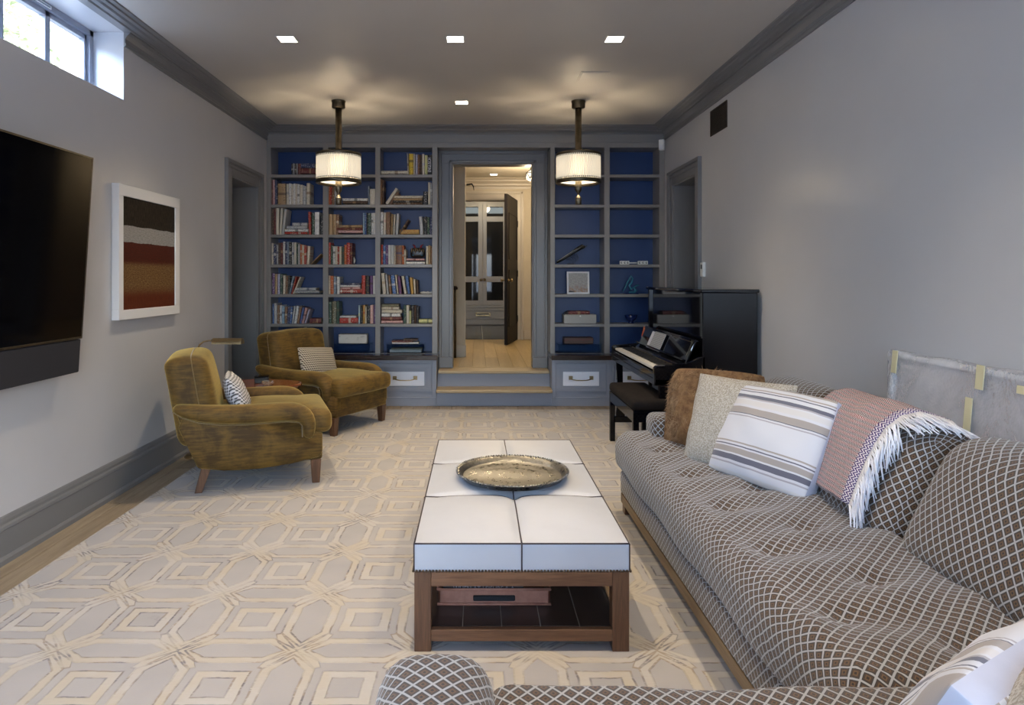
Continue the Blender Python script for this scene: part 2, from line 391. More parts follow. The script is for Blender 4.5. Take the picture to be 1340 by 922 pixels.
def tube_bm(bm, pts, r, n=10, flat=1.0, cap=True):
    pts = [Vector(p) for p in pts]; rings = []; up = Vector((0, 0, 1))
    rr = r if isinstance(r, (list, tuple)) else [r]*len(pts)
    prev = None
    for i, p in enumerate(pts):
        t = (pts[min(i+1, len(pts)-1)] - pts[max(i-1, 0)]).normalized()
        if prev is None:
            a = t.cross(up)
            if a.length < 1e-3: a = Vector((1, 0, 0))
            a.normalize()
        else: a = (prev - t*prev.dot(t)).normalized()
        prev = a; b = t.cross(a)
        rings.append([bm.verts.new(p + rr[i]*(math.cos(2*PI*k/n)*a + flat*math.sin(2*PI*k/n)*b)) for k in range(n)])
    for a, b in zip(rings, rings[1:]):
        for i in range(n): bm.faces.new((a[i], a[(i+1) % n], b[(i+1) % n], b[i]))
    if cap: bm.faces.new(rings[0][::-1]); bm.faces.new(rings[-1])
def tube(name, pts, r, mt, parent=None, n=10, flat=1.0):
    bm = bmesh.new(); tube_bm(bm, pts, r, n, flat); return fin(name, bm, mt, parent, True)
def puff(name, W, D, H, r, mt, parent=None, step=.04, f=None, loc=None, rot=None, uvscale=1.0, uvrot=0):
    """rounded box on the cube's six grids, sizes W D H along x y z, corner radius r, unfolded metre UVs, f displaces"""
    verts = {}; vl = []; faces = []; uvs = []
    hx, hy, hz = W/2, D/2, H/2
    def samples(h):
        n = max(2, int(math.ceil((2*h - 2*r)/step))); mid = [-h + r + (2*h - 2*r)*i/n for i in range(n+1)]
        e = [-h, -h + r*.10, -h + r*.3, -h + r*.6]
        return e + mid + [-q for q in reversed(e)]
    X, Y, Z = samples(hx), samples(hy), samples(hz)
    def P(x, y, z):
        k = (round(x, 5), round(y, 5), round(z, 5))
        if k in verts: return verts[k]
        q = Vector((x, y, z))
        inn = Vector((max(-hx+r, min(hx-r, x)), max(-hy+r, min(hy-r, y)), max(-hz+r, min(hz-r, z))))
        d = q - inn
        if d.length > 1e-9:
            m = max(abs(d.x), abs(d.y), abs(d.z)); q = inn + d.normalized()*m
        if f: q = Vector(f(q.x, q.y, q.z))
        verts[k] = len(vl); vl.append(q); return verts[k]
    def sheet(A, Bb, fn, uvf, flip):
        for i in range(len(A)-1):
            for j in range(len(Bb)-1):
                c = [(A[i], Bb[j]), (A[i+1], Bb[j]), (A[i+1], Bb[j+1]), (A[i], Bb[j+1])]
                if flip: c = c[::-1]
                faces.append([P(*fn(a, b)) for a, b in c]); uvs.extend([uvf(a, b) for a, b in c])
    sheet(X, Y, lambda a, b: (a, b, hz), lambda a, b: (a, b), False)
    sheet(X, Y, lambda a, b: (a, b, -hz), lambda a, b: (a, b), True)
    sheet(X, Z, lambda a, b: (a, -hy, b), lambda a, b: (a, -hy - (hz - b)), False)
    sheet(X, Z, lambda a, b: (a, hy, b), lambda a, b: (a, hy + (hz - b)), True)
    sheet(Y, Z, lambda a, b: (-hx, a, b), lambda a, b: (-hx - (hz - b), a), True)
    sheet(Y, Z, lambda a, b: (hx, a, b), lambda a, b: (hx + (hz - b), a), False)
    me = bpy.data.meshes.new(name); me.from_pydata([tuple(v) for v in vl], [], faces)
    ul = me.uv_layers.new(name='UVMap'); ul.data.foreach_set('uv', [c for u in uvs for c in u])
    me.materials.append(mt); me.shade_smooth()
    return mesh_obj(name, me, parent, loc, rot)
def dome(hx, hy, b):   # gentle crown of a stuffed cushion
    return lambda x, y: b*max(0, 1-(x/hx)**2)**.8*max(0, 1-(y/hy)**2)**.8
def pillow(name, W, H, T, mt, parent=None, gus=0.0, mt2=None, seg=18, ears=.03, loc=None, rot=None, plump=.5, seed=1, rnd=.03):
    """scatter cushion in the local XZ plane, facing -Y; UV metres; optional side gusset"""
    rr = random.Random(seed); ph = [rr.uniform(0, 6) for _ in range(6)]
    vs = []; fs = []; uv = []; mi = []
    def thick(u, v): return (max(0, 1-abs(u)**2.2)*max(0, 1-abs(v)**2.2))**plump
    idx = {}
    for side in (-1, 1):
        for i in range(seg+1):
            for j in range(seg+1):
                u = math.sin((-1 + 2*i/seg)*PI/2); v = math.sin((-1 + 2*j/seg)*PI/2)
                pin = 1 - ears*(1 - v*v)*abs(u)**3; pinz = 1 - ears*(1 - u*u)*abs(v)**3
                t = gus/2 + (T/2 - gus/2)*thick(u, v)
                wr = .006*math.sin(5*u+ph[0]+3*v)*math.sin(4*v+ph[1])*thick(u, v) + .003*math.sin(11*u+ph[2])*math.sin(9*v+ph[3])
                if gus == 0 and (i in (0, seg) or j in (0, seg)):
                    if side == 1: idx[(side, i, j)] = idx[(-1, i, j)]; continue
                    t = 0
                idx[(side, i, j)] = len(vs); rc = 1 - rnd*(abs(u)*abs(v))**3; vs.append((u*W/2*pin*rc, side*(t + wr*(t > gus/2)), v*H/2*pinz*rc))
        for i in range(seg):
            for j in range(seg):
                c = [(i, j), (i+1, j), (i+1, j+1), (i, j+1)]
                if side == 1: c = c[::-1]
                fs.append([idx[(side, a, b)] for a, b in c]); mi.append(0)
                uv += [(math.sin((-1+2*a/seg)*PI/2)*W/2, math.sin((-1+2*b/seg)*PI/2)*H/2) for a, b in c]
    if gus > 0:
        ring = [(i, 0) for i in range(seg)] + [(seg, j) for j in range(seg)] + [(i, seg) for i in range(seg, 0, -1)] + [(0, j) for j in range(seg, 0, -1)]
        for k in range(len(ring)):
            a, b = ring[k], ring[(k+1) % len(ring)]
            fs.append([idx[(-1,)+a], idx[(1,)+a], idx[(1,)+b], idx[(-1,)+b]]); mi.append(1); uv += [(k*.03, 0), (k*.03, gus), (k*.03+.03, gus), (k*.03+.03, 0)]
    me = bpy.data.meshes.new(name); me.from_pydata(vs, [], fs)
    ul = me.uv_layers.new(name='UVMap'); ul.data.foreach_set('uv', [c for u in uv for c in u])
    me.materials.append(mt); me.materials.append(mt2 or mt); me.polygons.foreach_set('material_index', mi); me.shade_smooth()
    bm = bmesh.new(); bm.from_mesh(me); bmesh.ops.recalc_face_normals(bm, faces=bm.faces[:]); bm.to_mesh(me); bm.free()
    return mesh_obj(name, me, parent, loc, rot)
def text(name, body, size, mt, parent, loc, rot, ext=.0004, align='CENTER', sx=1.0):
    c = bpy.data.curves.new(name, 'FONT'); c.body = body; c.size = size; c.extrude = ext; c.align_x = align; c.align_y = 'CENTER'; c.resolution_u = 2
    t = bpy.data.objects.new(name, c); COL.objects.link(t)
    me = bpy.data.meshes.new_from_object(t); bpy.data.objects.remove(t)
    me.materials.clear(); me.materials.append(mt)
    o = mesh_obj(name, me, parent, loc, rot); o.scale = (sx, 1, 1); return o
def clone(o, parent=None):
    c = o.copy(); COL.objects.link(c)
    if parent: c.parent = parent
    for ch in o.children: clone(ch, c)
    return c
# ------------------------------------------------------------------ the room shell
XL, XR, YB, YN, ZC = -2.175, 1.945, 7.06, -1.75, 2.858
HF = .338                                 # hall floor level
# floor: pale oak planks running towards the bookcase
flo = S3(box('floor', -2.6, 2.4, YN-.1, 7.3, -.06, -.012, M['oaky'], bev=0))
pm = None
row = 0; x = XL - .02
while x < XR + .03:
    y = YN + (row*.73 % 1.9) - 1.9
    while y < 7.2:
        a, b = max(y, YN), min(y + 1.9, 7.2)
        near_edge = x < -1.75 or x > 1.60
        # only boards the rug leaves bare (or its rim) are laid one by one
        segs = []
        if near_edge: segs = [(a, b)]
        elif b > 6.55: segs = [(max(a, 6.3), b)]
        elif a < .4: segs = [(a, min(b, .5))]
        for s0, s1 in segs:
            if s1 - s0 > .05: box('plank', x + .0012, x + .128, s0 + .001, s1 - .001, -.014, 0, M['oaky'], flo, bev=.0012)
        y += 1.9
    x += .13; row += 1
# walls
wl = bmesh.new()
WY0, WY1, WZ0, WZ1 = 1.15, 4.204, 2.397, 2.815     # high window opening
DL0, DL1, DZ = 6.02, 6.74, 2.205                    # doorway in the left wall
T = .215
for a in [(XL-T, XL, YN, WY0, 0, ZC), (XL-T, XL, WY0, WY1, 0, WZ0), (XL-T, XL, WY0, WY1, WZ1, ZC), (XL-T, XL, WY1, DL0, 0, ZC),
          (XL-T, XL, DL0, DL1, DZ, ZC), (XL-T, XL, DL1, 7.5, 0, ZC)]: bx(wl, *a)
S3(fin('wall_left', wl, M['wall']))
wr = bmesh.new(); RL0, RL1 = 6.04, 6.74
for a in [(XR, XR+T, YN, RL0, 0, ZC), (XR, XR+T, RL0, RL1, DZ+.015, ZC), (XR, XR+T, RL1, 7.5, 0, ZC)]: bx(wr, *a)
S3(fin('wall_right', wr, M['wall']))
PX0, PX1 = -.4075, .759     # the stepped recess in the bookcase wall
OX0, OX1, OZ = -.268, .608, 2.537
wb = bmesh.new()
for a in [(XL, OX0, 7.365, 7.5, 0, ZC), (OX1, XR, 7.365, 7.5, 0, ZC), (OX0, OX1, 7.365, 7.5, OZ, ZC), (OX0, OX1, 7.365, 7.5, 0, HF-.03)]: bx(wb, *a)
S3(fin('wall_back', wb, M['trim']))
wn = bmesh.new()
for a in [(XL-T, -1.75, YN-.15, YN, 0, ZC), (1.55, XR+T, YN-.15, YN, 0, ZC), (-1.75, 1.55, YN-.15, YN, 2.45, ZC)]: bx(wn, *a)
S3(fin('wall_near', wn, M['wall']))
ce = bmesh.new()
lights = [(-1.236, 4.45), (-.14, 4.45), (.897, 4.45), (-.135, 6.05), (-1.236, 2.2), (.897, 2.2), (-.14, 2.2), (-1.236, .1), (.897, .1)]
S3(box('ceiling', XL-T, XR+T, YN-.15, 7.5, ZC, ZC+.12, M['ceil'], bev=0))
# crown mouldings
CP = [(0,2.726),(.010,2.726),(.014,2.742),(.008,2.752),(.010,2.775),(.026,2.797),(.040,2.808),(.040,2.815)]
CU = [(.0,2.815),(.052,2.815),(.060,2.822),(.085,2.826),(.098,2.834),(.118,2.838),(.122,2.847),(.145,2.850),(.150,2.858),(0,2.858)]
def crown(name, side, y0, y1, prof, close):
    pr = list(prof) + ([(0, prof[-1][1])] if close else [])
    sx = 1 if side == 'l' else -1; X = XL if side == 'l' else XR
    return S3(prism(name, [(X + sx*p, z) for p, z in pr], y0, y1, 'y', M['trim']))
crown('trim_1', 'l', WY1, 7.06, CP, True); crown('trim_2', 'l', YN, WY0, CP, True); crown('trim_3', 'l', YN, 7.06, CU, False)
crown('trim_4', 'r', YN, 7.06, CP, True); crown('trim_5', 'r', YN, 7.06, CU, False)
S3(prism('trim_6', [(7.06,2.79),(7.035,2.79),(7.03,2.80),(7.0,2.815),(6.985,2.816),(6.975,2.826),(6.94,2.842),(6.925,2.845),(6.91,2.858),(7.06,2.858)], XL, XR, 'x', M['trim']))
# baseboards
BP = [(0,0),(.034,0),(.034,.022),(.026,.032),(.020,.034),(.020,.150),(.024,.155),(.022,.168),(.014,.176),(.014,.190),(.008,.205),(0,.21)]
def baseboard(name, side, y0, y1):
    sx = 1 if side == 'l' else -1; X = XL if side == 'l' else XR
    S3(prism(name, [(X + sx*p, z) for p, z in BP], y0, y1, 'y', M['trim']))
baseboard('baseboard_left', 'l', YN, 5.87); baseboard('baseboard_right', 'r', YN, 5.92)
S3(prism('baseboard_near', [(YN + p, z) for p, z in BP], XL, -1.76, 'x', M['trim']))
# side doorways: casing, jambs, a short passage beyond each
def casing(prefix, n, side, y0, y1, zt):
    X = XL if side == 'l' else XR; s = 1 if side == 'l' else -1; w = .135
    bm = bmesh.new()
    def b(px0, px1, ya, yb, za, zb):
        a, c = sorted((X + s*px0, X + s*px1)); bx(bm, a, c, ya, yb, za, zb, .003)
    for (ya, yb) in ((y0-w, y0), (y1, y1+w)):
        b(0, .018, ya, yb, 0, zt + w)
        out = ya if ya < y0 - .01 else yb - .03
        b(-.002, .034, out - (.002 if out < y0 else -.002), out + .03 + (.002 if out > y0 else -.002), 0, zt + w + .002)
    b(0, .018, y0, y1, zt, zt + w); b(-.004, .032, y0 - w + .002, y1 + w - .002, zt + w - .03, zt + w + .004)
    b(0, .026, y0 - w + .04, y1 + w - .04, zt + w - .07, zt + w - .05)
    for (ya, yb) in ((y0 - w + .045, y0 - w + .065), (y1 + w - .065, y1 + w - .045)): b(0, .026, ya, yb, 0, zt + w - .05)
    b(-T-.02, .006, y0 - .006, y0 + .012, 0, zt); b(-T-.02, .006, y1 - .012, y1 + .006, 0, zt); b(-T-.02, .006, y0, y1, zt - .012, zt + .004)
    S3(fin(prefix, bm, M['trim']))
    bm = bmesh.new()
    for q in ((-1.2, -T-.02, y0 - .25, y0 - .15, -.0, zt+.3), (-1.2, -T-.02, y1 + .15, y1 + .25, 0, zt+.3), (-1.3, -1.2, y0 - .25, y1 + .25, 0, zt+.3), (-1.3, -T, y0 - .25, y1 + .25, zt+.2, zt+.3), (-1.3, -T, y0 - .25, y1 + .25, -.06, -.0)):
        a, c = sorted((X + s*q[0], X + s*q[1])); bx(bm, a, c, *q[2:])
    S3(fin('wall_' + n, bm, M['trim']))
casing('door_1', 'passage_left', 'l', DL0, DL1, DZ); casing('door_2', 'passage_right', 'r', RL0, RL1, DZ + .015)
# portal casing + head of the recess
bm = bmesh.new()
for (a, b) in ((PX0, OX0), (OX1, PX1)):
    bx(bm, a, b, 7.345, 7.365, HF, OZ, .002)
for a, b in ((OX0 - .03, OX0), (OX1, OX1 + .03)): bx(bm, a, b, 7.325, 7.365, HF, OZ + .03, .005)
for a, b in ((PX0, PX0 + .03), (PX1 - .03, PX1)): bx(bm, a, b, 7.315, 7.365, HF, 2.66, .005)
bx(bm, OX0 - .03, OX1 + .03, 7.325, 7.365, OZ, OZ + .03, .005); bx(bm, PX0, PX1, 7.345, 7.365, OZ, 2.668, .002); bx(bm, PX0, PX1, 7.315, 7.365, 2.635, 2.668, .004)
bx(bm, OX0 - .012, OX0 + .012, 7.35, 7.52, HF, OZ + .01, .003); bx(bm, OX1 - .012, OX1 + .012, 7.35, 7.52, HF, OZ + .01, .003); bx(bm, OX0, OX1, 7.35, 7.52, OZ - .012, OZ + .01, .003)
bx(bm, PX0, OX0 + .012, 7.31, 7.365, HF, HF + .12, .006); bx(bm, OX1 - .012, PX1, 7.31, 7.365, HF, HF + .12, .006)
S3(fin('door_3', bm, M['trim']))
# frieze above the bookcases
bm = bmesh.new(); bx(bm, XL, XR, 7.06, 7.10, 2.652, ZC, .001); bx(bm, XL, XR, 7.052, 7.062, 2.698, 2.706, .002); bx(bm, PX0, PX1, 7.10, 7.365, 2.668, 2.72)
S3(fin('trim_7', bm, M['case']))
# window: frame, sashes, panes
wn1 = empty('window_1'); S3(wn1)
xw = XL - T
boxes('window_frame', [(xw-.04, xw+.03, WY0, WY1, WZ1-.035, WZ1), (xw-.04, xw+.03, WY0, WY1, WZ0-.02, WZ0+.03), (xw-.04, xw+.03, WY1-.04, WY1, WZ0, WZ1), (xw-.04, xw+.03, WY0, WY0+.04, WZ0, WZ1)], M['base'], wn1)
k = 0; y1 = WY1 - .045
while y1 > WY0 + .2:
    y0 = y1 - .375
    fr = boxes('sash', [(xw-.025, xw+.012, y0, y0+.022, WZ0+.03, WZ1-.035), (xw-.025, xw+.012, y1-.022, y1, WZ0+.03, WZ1-.035), (xw-.025, xw+.012, y0, y1, WZ1-.065, WZ1-.035), (xw-.025, xw+.012, y0, y1, WZ0+.03, WZ0+.055)], M['base'], wn1)
    pn = box('pane', xw-.008, xw-.003, y0+.022, y1-.022, WZ0+.055, WZ1-.065, M['glass'], fr, bev=0)
    y1 = y0
bm = bmesh.new(); yv = 3.42
for q in ((xw+.03, xw+.036, yv, yv+.36, 2.786, 2.790), (xw+.03, xw+.036, yv, yv+.36, 2.800, 2.804), (xw+.03, xw+.036, yv, yv+.004, 2.786, 2.804), (xw+.03, xw+.036, yv+.356, yv+.36, 2.786, 2.804)): bx(bm, *q)
fin('slot_vent', bm, M['white'], wn1)
S3(box('trim_8', XL-T+.03, XL-.001, WY0, WY1, WZ0-.012, WZ0+.002, M['white'], bev=.001))
# unseen glazed doors behind the camera, added to let in fill
wn2 = empty('window_2'); S3(wn2)
xs = [-1.75, -.925, -.1, .725, 1.55]
for i in range(4):
    a, b = xs[i], xs[i+1]
    fr = boxes('door_leaf', [(a, a+.08, YN-.1, YN-.05, 0, 2.45), (b-.08, b, YN-.1, YN-.05, 0, 2.45), (a, b, YN-.1, YN-.05, 2.35, 2.45), (a, b, YN-.1, YN-.05, 0, .25)], M['white'], wn2)
    box('pane', a+.08, b-.08, YN-.078, YN-.072, .25, 2.35, M['glass'], fr, bev=0)
# garden outside the window: light well wall, gravel and shrubs
S3(box('ground', -9, -2.42, -3, 13, 2.15, 2.30, M['ground'], bev=0)); S3(box('wall_garden', -5.4, -5.2, -2, 12, 2.3, 5.0, M['render'], bev=.01))
S3(box('wall_garden_end', -5.2, -2.6, 11.6, 11.8, 2.3, 4.2, M['render'], bev=.01))
def shrub(x, y, n, h, label):
    bm = bmesh.new()
    for i in range(n):
        c = Vector((R.gauss(0, .26), R.gauss(0, .26), abs(R.gauss(.3, .28))*h)); a = Vector((R.uniform(-1,1), R.uniform(-1,1), R.uniform(-.3,1))).normalized()*.06; b = a.cross(Vector((R.uniform(-1,1), R.uniform(-1,1), 1))).normalized()*.022
        vs = [bm.verts.new(c + q) for q in (-a, b, a, -b)]; bm.faces.new(vs)
    t = empty('garden_shrub', (x, y, 2.3), 0, label, 'shrub')
    fin('foliage', bm, M['leaf'], t); tube('stem', [(0,0,0),(.02,0,.25),(0,.03,.6*h)], [.02,.015,.006], M['walnutz'], t, 6)
shrub(-4.35, 6.1, 2600, 2.6, 'pale leafy shrub outside the high window, beside the white garden wall')
# rug
rg = box('area_rug', -1.935, 1.62, .2, 6.71, .0, .012, M['rug'], bev=.004)
tag(rg, 'large pale grey wool rug with interlaced cream hexagon bands covering the oak floor', 'rug')
# ------------------------------------------------------------------ bookcases (face plane y = 7.06)
FY = 7.06; KS = 893.3/FY
def fx(px): return (px - 624)/KS
def fz(py): return 1.3 + (364 - py)/KS
SH = [2.374, 2.063, 1.753, 1.444, 1.136, .829]     # shelf tops
CT = .522                                           # counter top
def bookcase(label, stiles, cols, x0, x1):
    t = empty('bookcase', ((x0+x1)/2, FY, CT), 0, label, 'bookcase', 'built-in bookcases'); cx = (x0+x1)/2
    def L(name, a, b, c, d, e, f, m, bev=.002): return box(name, a-cx, b-cx, c-FY, d-FY, e-CT, f-CT, m, t, bev)
    L('back_panel', x0+.01, x1-.01, 7.33, 7.345, CT, 2.66, M['blue'], 0)
    for a, b in stiles: L('upright', a, b, FY, 7.33, CT, 2.653, M['case'])
    for a, b in cols:
        for z in SH: L('shelf', a, b, FY+.004, 7.33, z-.031, z, M['case'])
        L('head_panel', a, b, FY+.03, 7.33, 2.652, 2.67, M['case'], 0)
        L('fascia', a, b, FY+.004, FY+.016, CT-.002, CT+.002, M['case'], 0)
    return t
LC = [(fx(354.3), fx(422.5)), (fx(429.6), fx(491.0)), (fx(497.6), fx(565.5))]
bookcase('built-in grey bookcase with blue back full of books, between the armchairs and the doorway', [(XL+.0, fx(354.3)), (fx(422.5), fx(429.6)), (fx(491.0), fx(497.6)), (fx(565.5), PX0)], LC, XL, PX0)
RC = [(fx(726.2), fx(790.7)), (fx(798), fx(862.8))]
bookcase('built-in grey bookcase with blue back and mostly bare shelves, behind the black piano', [(PX1, fx(726.2)), (fx(790.7), fx(798)), (fx(862.8), XR)], RC, PX1, XR)
# base cabinets with drawers, dark counters
def handle(par, x, z, w, y):
    h = tube('handle', [(x-w/2, y-.018, z), (x-w/2+.012, y-.030, z-.012), (x-w*.25, y-.034, z-.020), (x, y-.035, z-.022), (x+w*.25, y-.034, z-.020), (x+w/2-.012, y-.030, z-.012), (x+w/2, y-.018, z)], .0055, M['brass'], par, 8)
    return h
def cabinet(label, x0, x1, drawers, y=6.95):
    t = empty('base_cabinet', ((x0+x1)/2, y, 0), 0, label, 'cabinet', 'drawer cabinets under the bookcases'); cx = (x0+x1)/2
    boxes('carcass', [(x0-cx, x1-cx, .012, .38, 0, .476), (x0-cx, x1-cx, .0, .012, 0, .09), (x0-cx, x1-cx, .0, .012, .445, .476), (x0-cx, drawers[0][0]-cx, 0, .012, .09, .445)] +
          [(drawers[i][1]-cx, (drawers[i+1][0] if i+1 < len(drawers) else x1)-cx, 0, .012, .09, .445) for i in range(len(drawers))] + [(x0-cx, x1-cx, -.004, .0, .078, .088)], M['base'], t)
    for a, b in drawers:
        d = boxes('drawer', [(a-cx+.003, b-cx-.003, .004, .02, .148, .430), (a-cx+.003, b-cx-.003, .0, .01, .148, .185), (a-cx+.003, b-cx-.003, .0, .01, .393, .430), (a-cx+.003, a-cx+.05, .0, .01, .185, .393), (b-cx-.05, b-cx-.003, .0, .01, .185, .393)], M['base'], t)
        p0, p1 = a-cx+.073, b-cx-.078
        pl = box('drawer_plate', p0, p1, .000, .008, .205, .350, M['plate'], d)
        m_ = (p0+p1)/2 
        for q in (-.105, .105): boxes('handle_mount', [(m_+q-.020, m_+q+.020, -.006, .001, .268, .306), (m_+q-.006, m_+q+.006, -.020, -.005, .281, .293)], M['brass'], d)
        handle(d, m_, .287, .21, 0.0)
    return t
def bpx(px, y=6.95): return (px - 624)*y/893.3
cabinet('low grey cabinet with white-plated drawers under the full bookcase', XL, bpx(571), [(bpx(343), bpx(412)), (bpx(419), bpx(488.5)), (bpx(495.4), bpx(565.3))])
cabinet('low grey cabinet with white-plated drawers beside the piano', bpx(722.3), XR, [(bpx(727.4), bpx(794)), (bpx(804), bpx(870.6))])
tag(box('countertop', XL, bpx(571)+.012, 6.875, 7.36, .476, CT, M['dkwood'], bev=.004), 'dark brown wooden countertop below the full bookcase', 'countertop', 'dark countertops')
tag(box('countertop', bpx(722.3)-.012, XR, 6.875, 7.36, .476, CT, M['dkwood'], bev=.004), 'dark brown wooden countertop below the bookcase behind the piano', 'countertop', 'dark countertops')
# steps up to the hall
st = empty('entry_steps', (.175, 6.9, 0), 0, 'two pale oak steps with grey risers leading up into the hall', 'steps')
sx0, sx1 = bpx(571)-.175+.001, bpx(722.3)-.175-.001
box('riser', sx0, sx1, .05, .08, 0, .142, M['base'], st); box('riser', sx0, sx1, .235, .40, .16, .308, M['base'], st)
box('tread', sx0, sx1, -.02, .25, .142, .172, M['oakx'], st, .006); box('tread', PX0-.175+.002, PX1-.175-.002, .20, .48, .308, .338, M['oakx'], st, .006)

# ------------------------------------------------------------------ books and ornaments on the shelves
CW = {'red':(.38,.035,.02),'dred':(.12,.018,.02),'orange':(.50,.12,.03),'tan':(.38,.25,.13),'brown':(.20,.10,.05),'dbrown':(.06,.03,.02),'cream':(.58,.53,.44),'white':(.68,.67,.66),
      'grey':(.28,.28,.29),'lgrey':(.45,.45,.46),'black':(.015,.015,.018),'navy':(.025,.035,.10),'blue':(.05,.12,.32),'lblue':(.28,.40,.52),'bluegrey':(.16,.21,.28),'green':(.03,.07,.05),'olive':(.13,.12,.07),
      'yellow':(.72,.48,.04),'ygreen':(.55,.55,.25),'purple':(.12,.05,.16),'lav':(.42,.40,.52),'pink':(.60,.36,.34),'gold':(.50,.30,.08)}
NM = {'dred':'dark red','dbrown':'dark brown','lgrey':'pale grey','lblue':'light blue','bluegrey':'blue-grey','ygreen':'yellow-green','lav':'lavender','navy':'navy blue'}
BM = {}
def book_mat(c, c2):
    if (c, c2) in BM: return BM[(c, c2)]
    m = mat('book_cover_' + c + '_' + c2, CW[c], .5); g, v = coord(m, 'Generated'); x, y, z = g.xyz(v)
    oi = S(g, g.node('ShaderNodeObjectInfo').outputs['Random'])
    blk = g.noise(g.vmap(v, (2, 1, 5)), 2.6, 1, .4); n2 = g.node('ShaderNodeTexNoise'); n2.noise_dimensions = '4D'
    g.put(n2.inputs['Vector'], g.vmap(v, (1.5, .1, 7))); g.put(n2.inputs['W'], oi * 30.0); n2.inputs['Scale'].default_value = 2.2; n2.inputs['Detail'].default_value = 2
    f = g.step(S(g, n2.outputs[0]), .56, .62) * .6
    lo = (z - .16 - oi*.5).abs().lt(.06)
    col = g.mix(f.max(lo * oi.gt(.6) * .7), c4(CW[c]), c4(CW[c2]))
    g.put(B(m).inputs['Base Color'], col); BM[(c, c2)] = m; return m
M['page'] = mat('book_pages', (.58,.52,.42), .85)
SEC = {'red':'cream','dred':'tan','orange':'cream','tan':'dbrown','brown':'cream','dbrown':'tan','cream':'brown','white':'black','grey':'white','lgrey':'navy','black':'cream','navy':'white','blue':'white','lblue':'navy','bluegrey':'white','green':'cream','olive':'cream','yellow':'black','ygreen':'green','purple':'white','lav':'purple','pink':'dred','gold':'red'}
MESHC = {}
def book_mesh(w, h, d):
    key = (round(w, 3), round(h, 3), round(d, 3))
    if key in MESHC: return MESHC[key].copy()
    bm = bmesh.new(); t = min(.004, w*.18)
    bx(bm, -w/2, -w/2+t, 0, d, 0, h); bx(bm, w/2-t, w/2, 0, d, 0, h)
    # rounded spine
    n = 4; pr = [(-w/2 + w*i/n, -.005*math.sin(PI*i/n)) for i in range(n+1)]
    A = [bm.verts.new((x, y, 0)) for x, y in pr] + [bm.verts.new((x, y+.004, 0)) for x, y in reversed(pr)]
    C = [bm.verts.new((v.co.x, v.co.y, h)) for v in A]
    for i in range(len(A)): bm.faces.new((A[i], A[(i+1) % len(A)], C[(i+1) % len(A)], C[i]))
    bm.faces.new(A[::-1]); bm.faces.new(C)
    bx(bm, -w/2+t, w/2-t, .003, d-.005, .004, h-.004, mi=1)
    bmesh.ops.recalc_face_normals(bm, faces=bm.faces[:])
    me = bpy.data.meshes.new('book'); bm.to_mesh(me); bm.free(); MESHC[key] = me; return me.copy()
ORD = ['first','second','third','fourth','fifth','sixth','seventh','eighth','ninth','tenth','eleventh','twelfth','thirteenth','fourteenth','fifteenth','sixteenth','seventeenth','eighteenth']
BOOKY = 7.085
def add_book(w, h, d, c, c2, x, y, z, rot, label, group):
    me = book_mesh(max(w, .008), h, d); me.materials.append(book_mat(c, c2)); me.materials.append(M['page'])
    o = mesh_obj('book', me, None, (x, y, z), rot); tag(o, label, 'book', group); return o
def cell(org, s, row, colname, specs):
    """specs: ('v',x0,x1,ytop,colour[,lean]) upright, lean = crop px the top is shifted; ('h',x0,x1,y0,y1,colour) lying"""
    K = 893.3/BOOKY; rowname = ['top','second','third','fourth','fifth','sixth'][row]; zs = SH[row]
    def X(a): return (org[0] + a/s - 624)/K
    def Z(b): return 1.3 + (364 - (org[1] + b/s))/K
    nv = nh = 0; lastz = {}
    group = 'books on the %s shelf of the %s column' % (rowname, colname)
    for q in specs:
        if q[0] == 'v':
            x0, x1 = X(q[1]), X(q[2]); h = Z(q[3]) - zs; c = q[4]; lean = (q[5]/s/K if len(q) > 5 else 0); c2 = q[6] if len(q) > 6 else SEC[c]
            wid = 'thick' if x1 - x0 > .035 else ('thin' if x1 - x0 < .02 else 'upright'); nm = NM.get(c, c)
            lab = '%s%s %s book, %s upright from the outer wall, %s shelf, %s column' % (wid, ' leaning' if abs(lean) > .02 else '', nm, ORD[nv], rowname, colname); nv += 1
            a = math.atan2(lean, h); w = (x1 - x0); hh = h/math.cos(a) - abs(math.sin(a))*w*.5
            z = zs + abs(math.sin(a))*w/2 + .0005
            add_book(w*math.cos(a)*.985, hh, min(.22, .15 + .25*w + R.uniform(0, .05)), c, c2, (x0+x1)/2, BOOKY + R.uniform(0, .012), z, (0, a, 0), lab, group)
        else:
            x0, x1, z1, z0 = X(q[1]), X(q[2]), Z(q[3]), Z(q[4]); c = q[5]; c2 = SEC[c]; nm = NM.get(c, c)
            th = z1 - z0
            lab = '%s %s book lying flat, %s of the flat ones, %s shelf, %s column' % ('thick' if th > .035 else 'slim', nm, ORD[nh], rowname, colname); nh += 1
            # lying: spine faces the room, rotate 90 deg about Y so the height runs along x
            zc = zs if not nh > 1 and q[4] >= max([r[4] for r in specs if r[0] == 'h']) - 1 else z0
            zz = max(zs + .0005, z0)
            add_book(th*.97, x1 - x0, .17 + R.uniform(-.01, .02), c, c2, x0, BOOKY + R.uniform(0, .01), zz + th/2, (0, PI/2, 0), lab, group)
A = ((348,185), 7.372); Bc = ((426,185), 7.375); Cc = ((494,185), 7.372); D = ((348,308), 7.557); E = ((426,308), 7.556); F = ((494,308), 7.551)
W1, W2, W3 = 'wall-side', 'middle', 'doorway-side'
cell(*A, 0, W1, [('v',243,258,212,'black'),('v',260,274,212,'grey'),('v',276,290,212,'black'),('v',292,305,212,'grey'),('v',308,335,215,'dred'),('h',338,470,210,256,'navy'),('h',338,475,258,310,'dred')])
